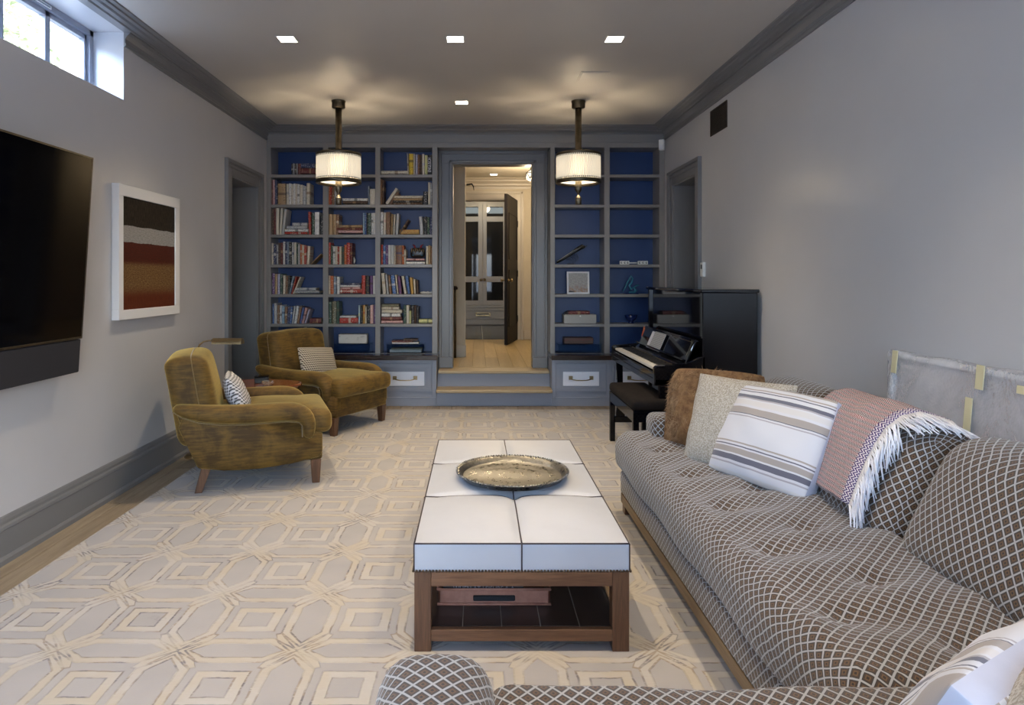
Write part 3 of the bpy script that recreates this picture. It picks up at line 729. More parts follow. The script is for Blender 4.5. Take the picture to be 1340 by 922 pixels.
cell(*A, 1, W1, [('v',48,65,375,'dred'),('v',66,84,370,'pink'),('v',86,105,368,'navy'),('v',112,187,405,'tan',0,'dbrown'),('v',195,218,410,'cream',0,'grey'),('v',219,240,405,'white'),('v',241,261,410,'cream',0,'grey'),('v',262,281,405,'white'),('v',282,300,408,'cream'),('v',302,320,412,'white'),('v',322,353,418,'cream',0,'tan'),('v',355,385,430,'lgrey',0,'green'),('v',390,420,402,'cream',0,'brown')])
cell(*A, 2, W1, [('v',50,72,650,'dbrown'),('v',74,95,645,'dred'),('v',97,124,642,'cream',0,'cream'),('v',126,148,645,'cream',14,'cream'),('v',150,172,652,'lgrey',28,'cream'),('h',180,400,872,893,'red'),('h',183,410,845,870,'white'),('h',200,395,815,843,'lgrey'),('h',255,400,783,813,'lgrey'),('v',412,434,678,'red',-8),('v',442,466,690,'green',0,'white'),('v',470,514,682,'white',0,'lgrey'),('v',518,549,720,'black',0,'white')])
cell(*Bc, 1, W2, [('v',22,40,410,'orange'),('v',41,58,412,'red'),('v',60,80,430,'brown'),('v',85,104,430,'lgrey'),('h',165,405,576,600,'dbrown'),('h',165,405,548,573,'white'),('v',410,423,430,'bluegrey'),('v',428,477,458,'cream',0,'white')])
cell(*Bc, 2, W2, [('v',30,66,700,'tan',0,'tan'),('v',70,100,702,'tan',0,'brown'),('v',101,126,704,'brown'),('h',115,362,856,882,'pink'),('h',105,357,832,854,'dred'),('h',130,352,805,830,'tan'),('v',360,375,690,'lblue'),('v',376,392,688,'blue'),('v',394,406,690,'black'),('v',408,437,690,'green',0,'white'),('v',440,458,690,'white'),('v',460,481,690,'white',0,'yellow')])
cell(*Cc, 0, W3, [('h',35,290,282,312,'cream'),('v',290,302,115,'cream',-8),('v',304,343,118,'yellow',0,'black'),('v',346,361,120,'cream',0,'tan'),('v',366,387,125,'lav',0,'dbrown'),('v',389,404,125,'brown',0,'lav'),('v',406,428,128,'dbrown',0,'brown'),('v',430,453,120,'cream',0,'lav'),('v',456,480,132,'ygreen',0,'cream'),('v',484,524,130,'black',0,'black')])
cell(*Cc, 1, W3, [('v',24,42,365,'brown',0,'tan'),('v',44,62,368,'dbrown'),('v',70,104,455,'cream',105,'cream'),('v',112,138,490,'brown',75,'tan'),('h',150,430,590,604,'brown'),('h',148,430,570,588,'black'),('h',155,432,548,568,'tan'),('h',160,435,522,546,'cream'),('v',442,480,482,'black',0,'white'),('v',488,508,395,'cream',0,'cream'),('v',510,526,400,'grey')])
cell(*Cc, 2, W3, [('v',30,54,682,'white'),('v',56,80,685,'cream',0,'pink'),('v',83,122,682,'brown',0,'tan'),('v',128,145,700,'tan',3),('v',150,168,703,'cream',6),('v',172,196,695,'lgrey',12,'cream'),('v',200,222,755,'dbrown',92),('h',215,400,850,893,'gold'),('v',412,442,725,'lgrey',-12,'white'),('v',446,478,725,'black'),('v',481,502,732,'green'),('v',504,528,725,'navy')])
cell(*D, 3, W1, [('v',54,72,75,'cream',0,'grey'),('v',74,99,85,'navy'),('v',102,119,95,'lgrey'),('v',121,143,72,'dbrown'),('v',144,166,70,'dred'),('v',170,188,60,'white'),('v',190,208,65,'navy'),('v',209,226,62,'bluegrey'),('v',229,252,68,'black'),('v',256,274,68,'lgrey'),('v',276,297,68,'cream',0,'lav'),('v',300,316,78,'green'),('v',318,334,85,'lgrey'),('v',336,353,88,'orange'),('v',355,375,95,'cream',0,'gold'),('v',377,396,100,'red'),('v',399,425,105,'cream',12,'red'),('v',440,455,186,'tan',98)])
cell(*D, 4, W1, [('v',58,85,372,'purple'),('v',88,112,380,'tan'),('v',114,137,380,'lav'),('v',140,160,378,'green'),('v',164,189,395,'cream',4),('v',191,210,400,'brown',4),('v',212,230,402,'black',5),('v',226,243,402,'bluegrey',36),('v',246,258,408,'red',48),('v',262,278,412,'cream',72),('h',285,530,545,570,'grey'),('h',295,495,517,542,'lgrey')])
cell(*D, 5, W1, [('v',62,78,675,'blue'),('v',80,108,670,'lgrey',0,'brown'),('v',111,135,690,'brown'),('v',138,155,690,'white'),('v',157,181,700,'lblue'),('v',183,206,705,'brown',3),('v',208,232,705,'navy',8),('v',234,252,705,'blue',12),('v',254,272,698,'lgrey',22),('v',275,300,700,'white',26,'black'),('v',303,325,705,'brown',30),('v',328,348,710,'blue',32,'red'),('v',350,372,715,'pink',36),('v',376,394,730,'lav',44),('h',430,545,820,868,'dred')])
cell(*E, 3, W2, [('v',25,49,70,'red'),('v',52,70,95,'green'),('v',72,93,106,'white'),('v',95,116,106,'cream'),('v',118,132,110,'red'),('v',134,156,108,'cream',0,'yellow'),('v',158,182,112,'green',0,'red'),('v',185,206,92,'orange'),('v',208,240,72,'red',0,'white'),('v',243,262,74,'dred')])
cell(*E, 4, W2, [('v',30,45,395,'cream'),('v',47,76,400,'orange'),('v',80,104,405,'bluegrey'),('v',110,138,408,'white',0,'grey'),('h',140,358,533,570,'red'),('h',150,345,511,531,'pink'),('h',140,345,490,509,'white'),('h',150,345,470,488,'navy'),('v',357,392,395,'red',0,'pink'),('v',396,430,400,'black',0,'gold'),('v',435,466,398,'purple',0,'dbrown'),('v',470,494,398,'white',0,'cream')])
cell(*E, 5, W2, [('v',30,58,655,'green'),('v',62,105,650,'olive',0,'cream'),('v',108,132,655,'green',0,'olive'),('h',138,322,815,867,'red'),('h',140,300,795,813,'white'),('v',325,343,690,'lblue',0,'ygreen'),('v',346,365,695,'black'),('v',368,390,690,'gold'),('v',392,405,700,'cream',0,'black'),('v',407,436,700,'black'),('v',440,470,690,'pink',0,'white'),('v',472,494,690,'purple')])
cell(*F, 3, W3, [('v',36,52,90,'red'),('v',54,78,95,'blue'),('v',82,103,95,'purple',0,'lav'),('v',105,125,95,'white',0,'cream'),('v',128,162,95,'lgrey',0,'ygreen'),('v',165,178,98,'cream'),('v',181,241,98,'brown',0,'navy'),('v',243,259,98,'orange'),('v',262,280,140,'cream'),('h',284,468,258,284,'white'),('h',284,463,228,248,'pink'),('v',480,499,105,'cream'),('v',501,522,98,'tan'),('v',525,541,110,'brown')])
cell(*F, 4, W3, [('v',52,82,372,'cream',-16,'tan'),('v',92,110,385,'lgrey',-16),('v',120,138,392,'brown',-16),('v',148,184,395,'blue',-20),('v',192,206,388,'cream',-20),('v',214,240,402,'purple',-18,'tan'),('v',262,286,400,'cream',-28),('v',296,322,400,'blue',-24),('v',332,356,415,'gold',-16,'brown'),('v',362,380,432,'cream',-10),('v',386,402,440,'dbrown',-6)])
cell(*F, 5, W3, [('h',36,250,842,866,'pink'),('h',38,238,806,838,'dred'),('h',38,226,770,803,'white'),('h',40,242,736,767,'cream'),('h',38,214,706,733,'cream'),('h',42,210,678,703,'olive'),('v',256,282,690,'green'),('v',285,311,690,'cream',0,'lgrey'),('v',314,332,745,'ygreen',0,'blue'),('v',335,360,692,'black'),('v',362,380,694,'dbrown'),('v',383,406,702,'black',0,'grey'),('h',408,542,830,864,'ygreen')])
# a cover seen at an angle, spine lettering and emblems
def bk(px, py, y=BOOKY): K = 893.3/y; return (px-624)/K, 1.3+(364-py)/K
M['lett'] = mat('pale_spine_lettering', (.72,.72,.80), .6); M['lettred'] = mat('cream_spine_lettering', (.75,.66,.58), .6)
x, z = bk(562.2, 216); tx = text('spine_lettering', 'ENGLISCH', .052, M['lett'], None, (x, BOOKY-.012, z), (PI/2, -PI/2, 0), sx=.62)
for o in bpy.data.objects:
    if o.get('label', '').startswith('thick black book') and 'top shelf, doorway' in o.get('label', ''): eb = o
    if o.get('label', '').startswith('thick red book lying flat') and 'fifth shelf, middle' in o.get('label', ''): wb_ = o
def attach(ch, par):
    bpy.context.view_layer.update(); ch.parent = par; ch.matrix_parent_inverse = par.matrix_world.inverted()
attach(tx, eb); eb['label'] = 'black book with the white spine lettering ENGLISCH, on the top shelf by the doorway'
x, z = bk(457, 380.8); tx = text('spine_lettering', "Webster's", .030, M['lettred'], None, (x+.01, BOOKY-.010, z), (PI/2, 0, 0), sx=1.15); attach(tx, wb_)
x, z = bk(446.9, 380.8); tx = lathe('spine_emblem', [(.0, 0), (.014, 0), (.014, .001), (0, .001)], M['lettred'], None, 20, (x, BOOKY-.009, z), rot=(PI/2, 0, 0)); attach(tx, wb_)
wb_['label'] = "thick red dictionary lying flat, spine lettered Webster's, bottom of its stack"
def thingbox(name, px0, px1, py0, py1, y, d, m, label, cat, bev=.004, zbase=None, group=None):
    K = 893.3/y; z0 = zbase if zbase is not None else 1.3+(364-py1)/K
    return tag(box(name, -(px1-px0)/2/K, (px1-px0)/2/K, 0, d, 0, (py1-py0)/K, m, None, bev, loc=((px0+px1)/2/K-624/K, y, z0)), label, cat, group)
# ornaments: stone disc, tin, glass set, small crystal
x, z = bk(460.5, 340, 7.2); tag(lathe('stone_disc', [(0,-.012),(.034,-.012),(.042,-.004),(.042,.004),(.034,.012),(0,.012)], M['slab'], None, 28, (x, 7.19, SH[3]+.043), rot=(PI/2, .0, 0)), 'round pale stone disc standing behind the red books on the fourth shelf', 'ornament')
x, z = bk(546, 325); t = empty('carnival_mask', (x, 7.16, SH[3]+.066), 0, 'black and red carnival mask with gold crown decoration, on two flat books', 'ornament')
puff('face', .155, .09, .105, .035, M['black'], t, .03, loc=(0, 0, .056)); 
for i in range(7):
    a = (i-3)*.021; tube('crown_spike', [(a, -.052, .060 + .012*(i % 2)), (a+.004, -.050, .085 + .018*((i+1) % 2)), (a+.010*(1 if i > 3 else -1), -.046, .098)], [.006,.004,.0015], M['brass'], t, 6)
for i in (-1, 1): tube('plume', [(.03*i, 0, .10), (.035*i, .0, .13), (.055*i, 0, .145)], [.012,.010,.003], mat('red_plume_%d' % (i+1), (.30,.02,.03), .8), t, 6)
for i in (-1, 1): lathe('jewel', [(0,-.007),(.006,-.004),(.007,0),(.006,.004),(0,.007)], M['bglass'], t, 10, loc=(.045*i, -.048, .03))
t = empty('jaw_ornament', (bk(558, 380)[0], 7.14, SH[4]), 0, 'pale jointed stone ornament lying at the doorway end of the fifth shelf', 'ornament')
for i in range(6): puff('knuckle', .028, .03, .022 + .006*(i % 2), .010, M['slab'], t, .02, loc=((i-2.5)*.022, .004*math.sin(i*2), .013))
# acrylic boxes and their loads on the counter
def acrylic(px0, px1, py0, label, y=6.98, d=.24):
    K = 893.3/y; x0, x1 = (px0-624)/K, (px1-624)/K; h = 1.3+(364-py0)/K - CT; t = empty('acrylic_box', ((x0+x1)/2, y, CT), 0, label, 'box', 'clear boxes on the countertops'); w = (x1-x0)/2
    boxes('shell', [(-w, w, 0, .006, 0, h), (-w, w, d-.006, d, 0, h), (-w, -w+.006, 0, d, 0, h), (w-.006, w, 0, d, 0, h), (-w, w, 0, d, 0, .006)], M['acrylic'], t)
    box('lid', -w-.006, w+.006, -.006, d+.006, h, h+.008, M['acrylic'], t, .002); return CT + h + .009
z = acrylic(437.5, 484, 450.5, 'clear acrylic box under the white slab, middle column', 7.10, .2)
thingbox('marbled_slab', 443, 480, 437.3, 449.5, 7.11, .10, M['slab'], 'white marbled stone block standing on a clear acrylic box', 'ornament', .004, z)
z = acrylic(506, 555, 451, 'clear acrylic box holding papers, under flat books by the doorway', 7.10, .2)
thingbox('magazine', 512, 552, 455, 457.4, 7.13, .14, book_mat('olive', 'cream'), 'dark magazine lying inside the clear acrylic box by the doorway', 'magazine', .001, CT+.030)
thingbox('magazine', 510, 551, 458.2, 461.8, 7.13, .15, book_mat('lgrey', 'green'), 'pale magazine at the bottom of the clear acrylic box by the doorway', 'magazine', .001, CT+.0065)
K = 893.3/7.11
for i, (a, b, c, l) in enumerate([(513,547.5,'white','white book lying on the clear acrylic box by the doorway'),(512.5,540,'dred','thin dark red book on top of the clear acrylic box pile'),(528,546,'dbrown','small dark book topping the pile beside the doorway')]):
    add_book(.016, (b-a)/K, .15, c, 'cream', (a-624)/K, 7.11, z + .008 + i*.0165, (0, PI/2, 0), l, 'flat books over the acrylic box')
z = acrylic(731, 787, 451, 'clear acrylic box on the dark counter beside the piano', 7.10, .2)
thingbox('document_box', 738.5, 776.5, 440.5, 448.5, 7.12, .16, book_mat('dbrown', 'dred'), 'dark brown leather box lying on the clear acrylic box near the piano', 'box', .004, z)
thingbox('grey_case', 738, 780.5, 410, 421.7, 7.11, .17, M['hallcab'], 'grey lidded case with a small white clasp on the sixth shelf', 'case', .004, SH[5]+.0005)
lathe('clasp', [(0,0),(.009,0),(.009,.004),(0,.004)], M['plastic'], bpy.data.objects['grey_case'], 12, loc=(0, 0, .078), rot=(PI/2, 0, 0))
K = 893.3/7.12
add_book(.034, 28/K, .15, 'dred', 'tan', (744-624)/K, 7.13, SH[5]+.093+.018, (0, PI/2, 0), 'thick dark red book lying on the grey case', 'books behind the piano')
add_book(.020, 11/K, .12, 'black', 'black', (739.5-624)/K+.006, 7.15, SH[5]+.093+.011, (0, PI/2, 0), 'small black book beside the dark red one on the grey case', 'books behind the piano')
# framed print, lettered bar, glass figure, bowl, black beast
x, z = bk(757, 369, 7.12); t = empty('framed_print', (x, 7.13, SH[4]), 0, 'small white framed grey print leaning on the fifth shelf', 'picture'); t.rotation_euler = (math.radians(-5), 0, 0)
s_ = .118; boxes('frame', [(-s_, s_, 0, .02, 0, .018), (-s_, s_, 0, .02, .218, .236), (-s_, -s_+.018, 0, .02, .018, .218), (s_-.018, s_, 0, .02, .018, .218)], M['white'], t)
def quad(name, pts, m, par, uv=((0,0),(1,0),(1,1),(0,1))):
    me = bpy.data.meshes.new(name); me.from_pydata(pts, [], [(0,1,2,3)]); u = me.uv_layers.new(); u.data.foreach_set('uv', [c for q in uv for c in q]); me.materials.append(m); return mesh_obj(name, me, par)
quad('print', [(-s_+.017, .008, .017), (s_-.017, .008, .017), (s_-.017, .008, .219), (-s_+.017, .008, .219)], M['print'], t)
x, z = bk(829.5, 342, 7.12); t = empty('lettered_bar', (x, 7.12, SH[3]), 0, 'white ornament of lettered blocks joined by a rod, on the fourth shelf', 'ornament')
tube('rod', [(-.14, .012, .017), (.14, .012, .017)], .006, M['plastic'], t, 8)
for i, (q, ch) in enumerate([(-.128,'T'),(-.096,'O'),(-.064,'Y'),(.060,'D'),(.095,'M'),(.130,'O')]):
    b_ = box('letter_block', -.0165, .0165, 0, .026, 0, .038, M['plastic'], t, .002, loc=(q, 0, 0))
    boxes('dots', [(-.008, .008, -.0006, 0, .010, .016), (-.008, -.002, -.0006, 0, .016, .028), (.002 if i % 2 else -.002, .008, -.0006, 0, .022, .028)], M['black'], b_, 0)
x, z = bk(826, 370, 7.15); t = empty('glass_figure', (x, 7.17, SH[4]), 0, 'blue glass figure of entwined loops on a dark base, fifth shelf', 'ornament')
box('base', -.075, .075, -.04, .04, 0, .01, M['bowl'], t)
tube('body', [(-.02,0,.012),(.03,-.01,.014),(.055,0,.035),(.03,0,.07),(.0,.0,.05),(-.015,0,.09),(.01,0,.12),(.02,.0,.16),(.0,0,.19),(-.015,0,.165),(.0,0,.13)], [.018,.020,.018,.013,.016,.013,.011,.010,.010,.008,.004], M['bglass'], t, 10)
tube('limb', [(-.005,0,.17),(-.035,0,.12),(-.055,0,.07),(-.085,0,.02)], [.007,.010,.009,.004], M['bglass'], t, 8)
tube('wing', [(.02,0,.06),(.055,0,.085),(.09,0,.095)], [.006,.010,.003], M['bglass'], t, 8)
x, z = bk(826, 415, 7.15); tag(lathe('glass_bowl', [(0,0),(.030,0),(.032,.008),(.024,.014),(.030,.022),(.055,.050),(.068,.085),(.063,.086),(.050,.055),(.02,.028),(0,.026)], M['bowl'], None, 32, (x, 7.16, SH[5])), 'small footed cobalt blue bowl on the sixth shelf above the piano', 'bowl')
x, z = bk(727, 344, 7.12); t = empty('black_beast', (x+.02, 7.14, SH[3]), 0, 'black carved beast sculpture with pale eye and spiny legs, on the fourth shelf', 'ornament')
tube('body', [(-.005,0,.018),(.08,0,.070),(.16,0,.125),(.225,0,.168),(.262,0,.188),(.285,0,.180)], [.012,.020,.026,.033,.036,.020], M['black'], t, 10, .7)
tube('ridge', [(.0,-.02,.035),(.10,-.022,.100),(.20,-.028,.165)], [.003,.005,.003], M['hallcab'], t, 6)
lathe('eye', [(0,0),(.013,0),(.011,.006),(0,.008)], M['silver'], t, 14, loc=(.262, -.026, .187), rot=(PI/2, 0, 0))
tube('beak', [(.285,0,.180),(.315,0,.200)], [.012,.001], M['black'], t, 6)
for i in range(6): tube('spine', [(.09+.02*i,0,.06+.014*i),(.13+.018*i,-.01,.045+.005*i),(.15+.012*i,-.015,.0 if i < 4 else .03)], [.004,.0025,.001], M['black'], t, 5)
for i in range(4): tube('foot', [(.11+.02*i,.0,.001),(.113+.02*i,0,.014)], [.006,.003], M['black'], t, 6)
# ring-shaped ornament peeping over the armchair
x, z = bk(400, 431, 7.15)
bm = bmesh.new(); tube_bm(bm, [(.035*math.cos(a), 0, .035*math.sin(a)) for a in [i*2*PI/20 for i in range(21)]], .009, 8); t = empty('ring_ornament', (x, 7.14, CT), 0, 'pale glass ring on a stand, on the counter behind the far armchair', 'ornament')
fin('ring', bm, M['slab'], t, True, loc=(0, 0, .225)); lathe('stand', [(0,0),(.04,0),(.04,.01),(.008,.02),(.008,.17),(.016,.19),(0,.19)], M['slab'], t, 16)

# ------------------------------------------------------------------ hall and the cloak room beyond
S3(box('floor_hall_base', -2.2, 1.7, 7.385, 10.78, .25, HF-.014, M['oakhall'], bev=0))
hf = S3(empty('floor_hall', (0, 8, HF)));
x = -.80; k = 0
while x < 1.40:
    for (a, b) in ((7.385, 8.3 + .5*(k % 3)), (8.3 + .5*(k % 3), 10.78)): box('plank', x + .001, x + .149, a - 8 + .001, b - 8 - .001, -.014, 0, M['oakhall'], hf, .001)
    x += .15; k += 1
DX0, DX1, DH = -.42, .605, 2.53     # doorway in the far hall wall
for i, q in enumerate([(-2.2, DX0, 10.7, 10.85, HF-.1, 2.86), (DX1, 1.7, 10.7, 10.85, HF-.1, 2.86), (DX0, DX1, 10.7, 10.85, DH, 2.86), (1.3, 1.45, 7.5, 10.7, HF-.1, 2.86), (-2.2, -2.05, 7.5, 10.7, HF-.1, 2.86), (-.62, -.142, 8.34, 8.55, HF-.05, 2.86)]):
    S3(box('wall_hall_' + ['far_west','far_east','far_head','east','west','pier'][i], *q, M['hallwall'], bev=.002))
S3(box('ceiling_hall', -2.2, 1.7, 7.5, 10.85, 2.86, 2.95, M['hallceil'], bev=0))
S3(prism('trim_9', [(10.7,2.70),(10.685,2.70),(10.68,2.73),(10.65,2.75),(10.645,2.775),(10.60,2.81),(10.595,2.83),(10.56,2.845),(10.55,2.86),(10.7,2.86)], -2.05, 1.3, 'x', M['halltrim']))
boxes_ = [(-.63, -.132, 8.325, 8.56, HF, HF+.15), (DX1+.13, 1.3, 10.675, 10.7, HF, HF+.15), (1.275, 1.3, 7.5, 10.7, HF, HF+.15)]
for i, q in enumerate(boxes_): S3(box('baseboard_hall_' + ['pier','far','east'][i], *q, M['halltrim'], bev=.006))
bm = bmesh.new()
for q in [(DX1, DX1+.12, 10.675, 10.7, HF, DH+.12), (DX1+.085, DX1+.125, 10.66, 10.7, HF, DH+.12), (DX0-.12, DX0, 10.675, 10.7, HF, DH+.12), (DX0, DX1, 10.675, 10.7, DH, DH+.12), (DX0, DX1+.12, 10.66, 10.7, DH+.09, DH+.13), (DX1-.012, DX1+.012, 10.69, 10.86, HF, DH), (DX0, DX1, 10.69, 10.86, DH-.012, DH+.01)]: bx(bm, *q, .004)
S3(fin('door_4', bm, M['halltrim']))
# open dark door with panels, hinges, knob
dr = empty('hall_door', (DX1 - .012, 10.66, HF+.006), math.radians(180 + 77), 'dark panelled door standing open in the hall, brass knob', 'door')
DWd, DHt = .88, DH - HF - .02
boxes('leaf', [(0, DWd, 0, .045, 0, DHt)], M['doorblk'], dr, .003)
boxes('panel_moulding', [(.10, .11, .045, .055, .25+k_*.98, 1.08+k_*.98-(.15 if k_ else 0)) for k_ in (0, 1)] + [(DWd-.11, DWd-.10, .045, .055, .25+k_*.98, 1.08+k_*.98-(.15 if k_ else 0)) for k_ in (0, 1)] + [(.10, DWd-.10, .045, .055, z_, z_+.01) for z_ in (.25, 1.07, 1.23, 1.90)], M['doorblk'], dr)
boxes('panel_moulding', [(.10, .11, -.01, 0, .25, 1.08), (DWd-.11, DWd-.10, -.01, 0, .25, 1.08), (.10, DWd-.10, -.01, 0, .25, .26), (.10, DWd-.10, -.01, 0, 1.07, 1.08), (.10, .11, -.01, 0, 1.23, 1.9), (DWd-.11, DWd-.10, -.01, 0, 1.23, 1.9), (.10, DWd-.10, -.01, 0, 1.23, 1.24), (.10, DWd-.10, -.01, 0, 1.89, 1.9)], M['doorblk'], dr)
for s_ in (-1, 1):
    lathe('knob', [(0,0),(.026,0),(.026,.006),(.010,.012),(.010,.03),(.024,.042),(.027,.055),(.018,.066),(0,.068)], M['brass'], dr, 16, loc=(DWd-.07, .045 if s_ < 0 else 0, .93), rot=(-PI/2 if s_ < 0 else PI/2, 0, 0))
for z_ in (.28, .98, 1.75): box('hinge', -.02, .03, -.006, .05, z_, z_+.10, M['iron'], dr, .003)
# cloak room: dark tiles, tall glazed cabinet
S3(box('floor_cloakroom', -2.4, 2.0, 10.86, 15.4, .2, HF-.012, M['grout'], bev=0)); cf = S3(empty('floor_tiled', (0, 12, HF)))
for i in range(-5, 5):
    for j in range(9):
        x0 = .095 + i*.46; y0 = 10.87 + j*.46
        if x0 > -1.4 and x0 < 1.2: box('tile', x0+.006, x0+.454, y0-12+.006, y0-12+.454, -.02, 0, M['tile'], cf, .002)
for i, q in enumerate([(-2.4, -2.3, 10.86, 15.4, .2, 3.2), (1.5, 1.6, 10.86, 15.4, .2, 3.2), (-2.3, 1.5, 14.75, 14.85, .2, 3.2)]): S3(box('wall_cloakroom_' + ['west','east','far'][i], *q, M['hallwall'], bev=0))
S3(box('ceiling_cloakroom', -2.3, 1.5, 10.86, 14.85, 3.1, 3.2, M['hallceil'], bev=0))
CY = 14.1; KC = 893.3/CY
def cx_(p): return (p-624)/KC
def cz_(p): return 1.3+(364-p)/KC
cb = empty('glazed_cabinet', (cx_(631.6), CY, HF), 0, 'tall pale grey cabinet with glazed doors and a brass-handled drawer beyond the hall', 'cabinet')
ox = cx_(631.6)
def CB(name, px0, px1, py0, py1, y0, y1, m, par=cb, bev=.004): return (cx_(px0)-ox, cx_(px1)-ox, y0, y1, cz_(py1)-HF, cz_(py0)-HF)
boxes('carcass', [CB('', 570, 694, 255, 426, .05, .5, 0), CB('', 570, 694, 252, 262, -.02, .05, 0), CB('', 570, 694, 399.5, 402, .0, .05, 0), CB('', 570, 602, 262, 426, 0, .05, 0), CB('', 663, 694, 262, 426, 0, .05, 0)], M['hallcab'], cb, .004)
for (a, b) in ((602.5, 631.3), (632, 662.5)):
    g0, g1 = a + 6, b - 5.5
    if b > 640: g0, g1 = a + 5, b - 4
    d = boxes('door', [CB('', a, g0, 266, 399, 0, .045, 0), CB('', g1, b, 266, 399, 0, .045, 0), CB('', g0, g1, 266, 270.5, 0, .045, 0), CB('', g0, g1, 283, 290, 0, .045, 0), CB('', g0, g1, 361.5, 369, 0, .045, 0), CB('', g0, g1, 393, 399, 0, .045, 0)], M['hallcab'], cb, .004)
    for (p, q) in ((270.5, 283), (290, 361.5), (369, 393)): boxes('pane', [CB('', g0, g1, p, q, .02, .03, 0)], M['cabglass'], d, 0)
    kx = cx_(629.5 if a < 620 else 634)-ox; lathe('knob', [(0,0),(.012,0),(.012,.02),(.03,.035),(0,.05)], M['brass'], d, 12, loc=(kx, 0, cz_(366)-HF), rot=(PI/2, 0, 0))
d = boxes('drawer', [CB('', 603, 662, 403, 424.5, 0, .05, 0), CB('', 603, 662, 403, 406, -.015, .0, 0), CB('', 603, 662, 416, 417.5, -.012, .0, 0)], M['hallcab'], cb, .004)
boxes('pull', [CB('', 622.5, 642, 408.5, 410, -.04, -.02, 0), CB('', 622.5, 624.5, 408.5, 414, -.04, -.0, 0), CB('', 640, 642, 408.5, 414, -.04, -.0, 0), CB('', 624, 641, 411.5, 413.5, -.04, -.025, 0)], M['brass'], d, .004)
# hall handrail, lantern, downlight, bracket
hr = empty('stair_newel', (-.262, 8.26, HF), 0, 'slim dark newel post with a round cap at the hall pier', 'newel post')
tube('post', [(0,0,0),(0,0,.83)], .014, M['bronze'], hr, 10); lathe('cap', [(0,0),(.03,.0),(.034,.02),(.022,.04),(0,.045)], M['iron'], hr, 14, loc=(0,0,.825)); tube('rail', [(0,0,.85),(-.35,.03,.86)], .02, M['iron'], hr, 8)
ln = empty('hall_lantern', (.74, 9.3, 2.86), 0, 'faceted glass ceiling lantern lit in the hall', 'ceiling light')
lathe('canopy', [(0,0),(.06,0),(.06,-.02),(.012,-.03),(.012,-.10),(0,-.10)], M['bronze'], ln, 16)
bm = bmesh.new(); bmesh.ops.create_icosphere(bm, subdivisions=1, radius=.085); fin('shade', bm, M['diff'], ln, loc=(0,0,-.165))
bm = bmesh.new(); bmesh.ops.create_icosphere(bm, subdivisions=1, radius=.088)
bm2 = bmesh.new()
for e in bm.edges: tube_bm(bm2, [e.verts[0].co, e.verts[1].co], .005, 5)
bm.free(); fin('cage', bm2, M['iron'], ln, True, loc=(0,0,-.165))
def point(name, loc, p, r=.05, col=WARM):
    l = bpy.data.lights.new(name, 'POINT'); l.energy = p; l.color = col; l.shadow_soft_size = r; o = bpy.data.objects.new(name, l); COL.objects.link(o); o.location = loc; return o
point('lantern_light', (.74, 9.3, 2.45), HALL_POWER, .09); point('cloakroom_light', (.2, 12.6, 2.9), 24, .1)
tube('coat_hook', [(-.12,8.33,2.44),(-.06,8.25,2.44),(-.04,8.22,2.40),(-.035,8.22,2.36)], [.012,.008,.007,.004], M['iron'], None, 8)
tag(bpy.data.objects['coat_hook'], 'small curved dark bracket high on the hall pier', 'bracket')
# ------------------------------------------------------------------ ceiling lights and pendants
def downlight(x, y, zc, lab, i, p=None, s=.052):
    t = empty('recessed_light', (x, y, zc), 0, lab, 'ceiling light', 'square recessed ceiling lights')
    boxes('frame', [(-s-.008, s+.008, -s-.008, -s, -.003, 0), (-s-.008, s+.008, s, s+.008, -.003, 0), (-s-.008, -s, -s, s, -.003, 0), (s, s+.008, -s, s, -.003, 0)], M['white'], t, .001)
    box('lens', -s, s, -s, s, -.002, 0, M['lamp'], t, 0)
    l = bpy.data.lights.new('downlight', 'SPOT'); l.energy = DOWN_POWER if p is None else p; l.color = WARM; l.spot_size = math.radians(98); l.spot_blend = 1.0; l.shadow_soft_size = .04
    o = bpy.data.objects.new('downlight', l); COL.objects.link(o); o.location = (x, y, zc - .012)
names = ['in front of the armchair pendant', 'above the ottoman, between the two outer ones', 'in front of the piano pendant', 'between the two pendants, near the doorway', 'over the television', 'over the sofa seat', 'over the front of the ottoman', 'towards the near wall, television side', 'towards the near wall, sofa side']
for i, (x, y) in enumerate(lights):
    downlight(x, y, ZC, 'small square warm recessed light ' + names[i], i)
downlight(cx := (646-624)*10.3/893.3, 10.25, 2.86, 'small square recessed light in the hall ceiling', 9, 14, .05)
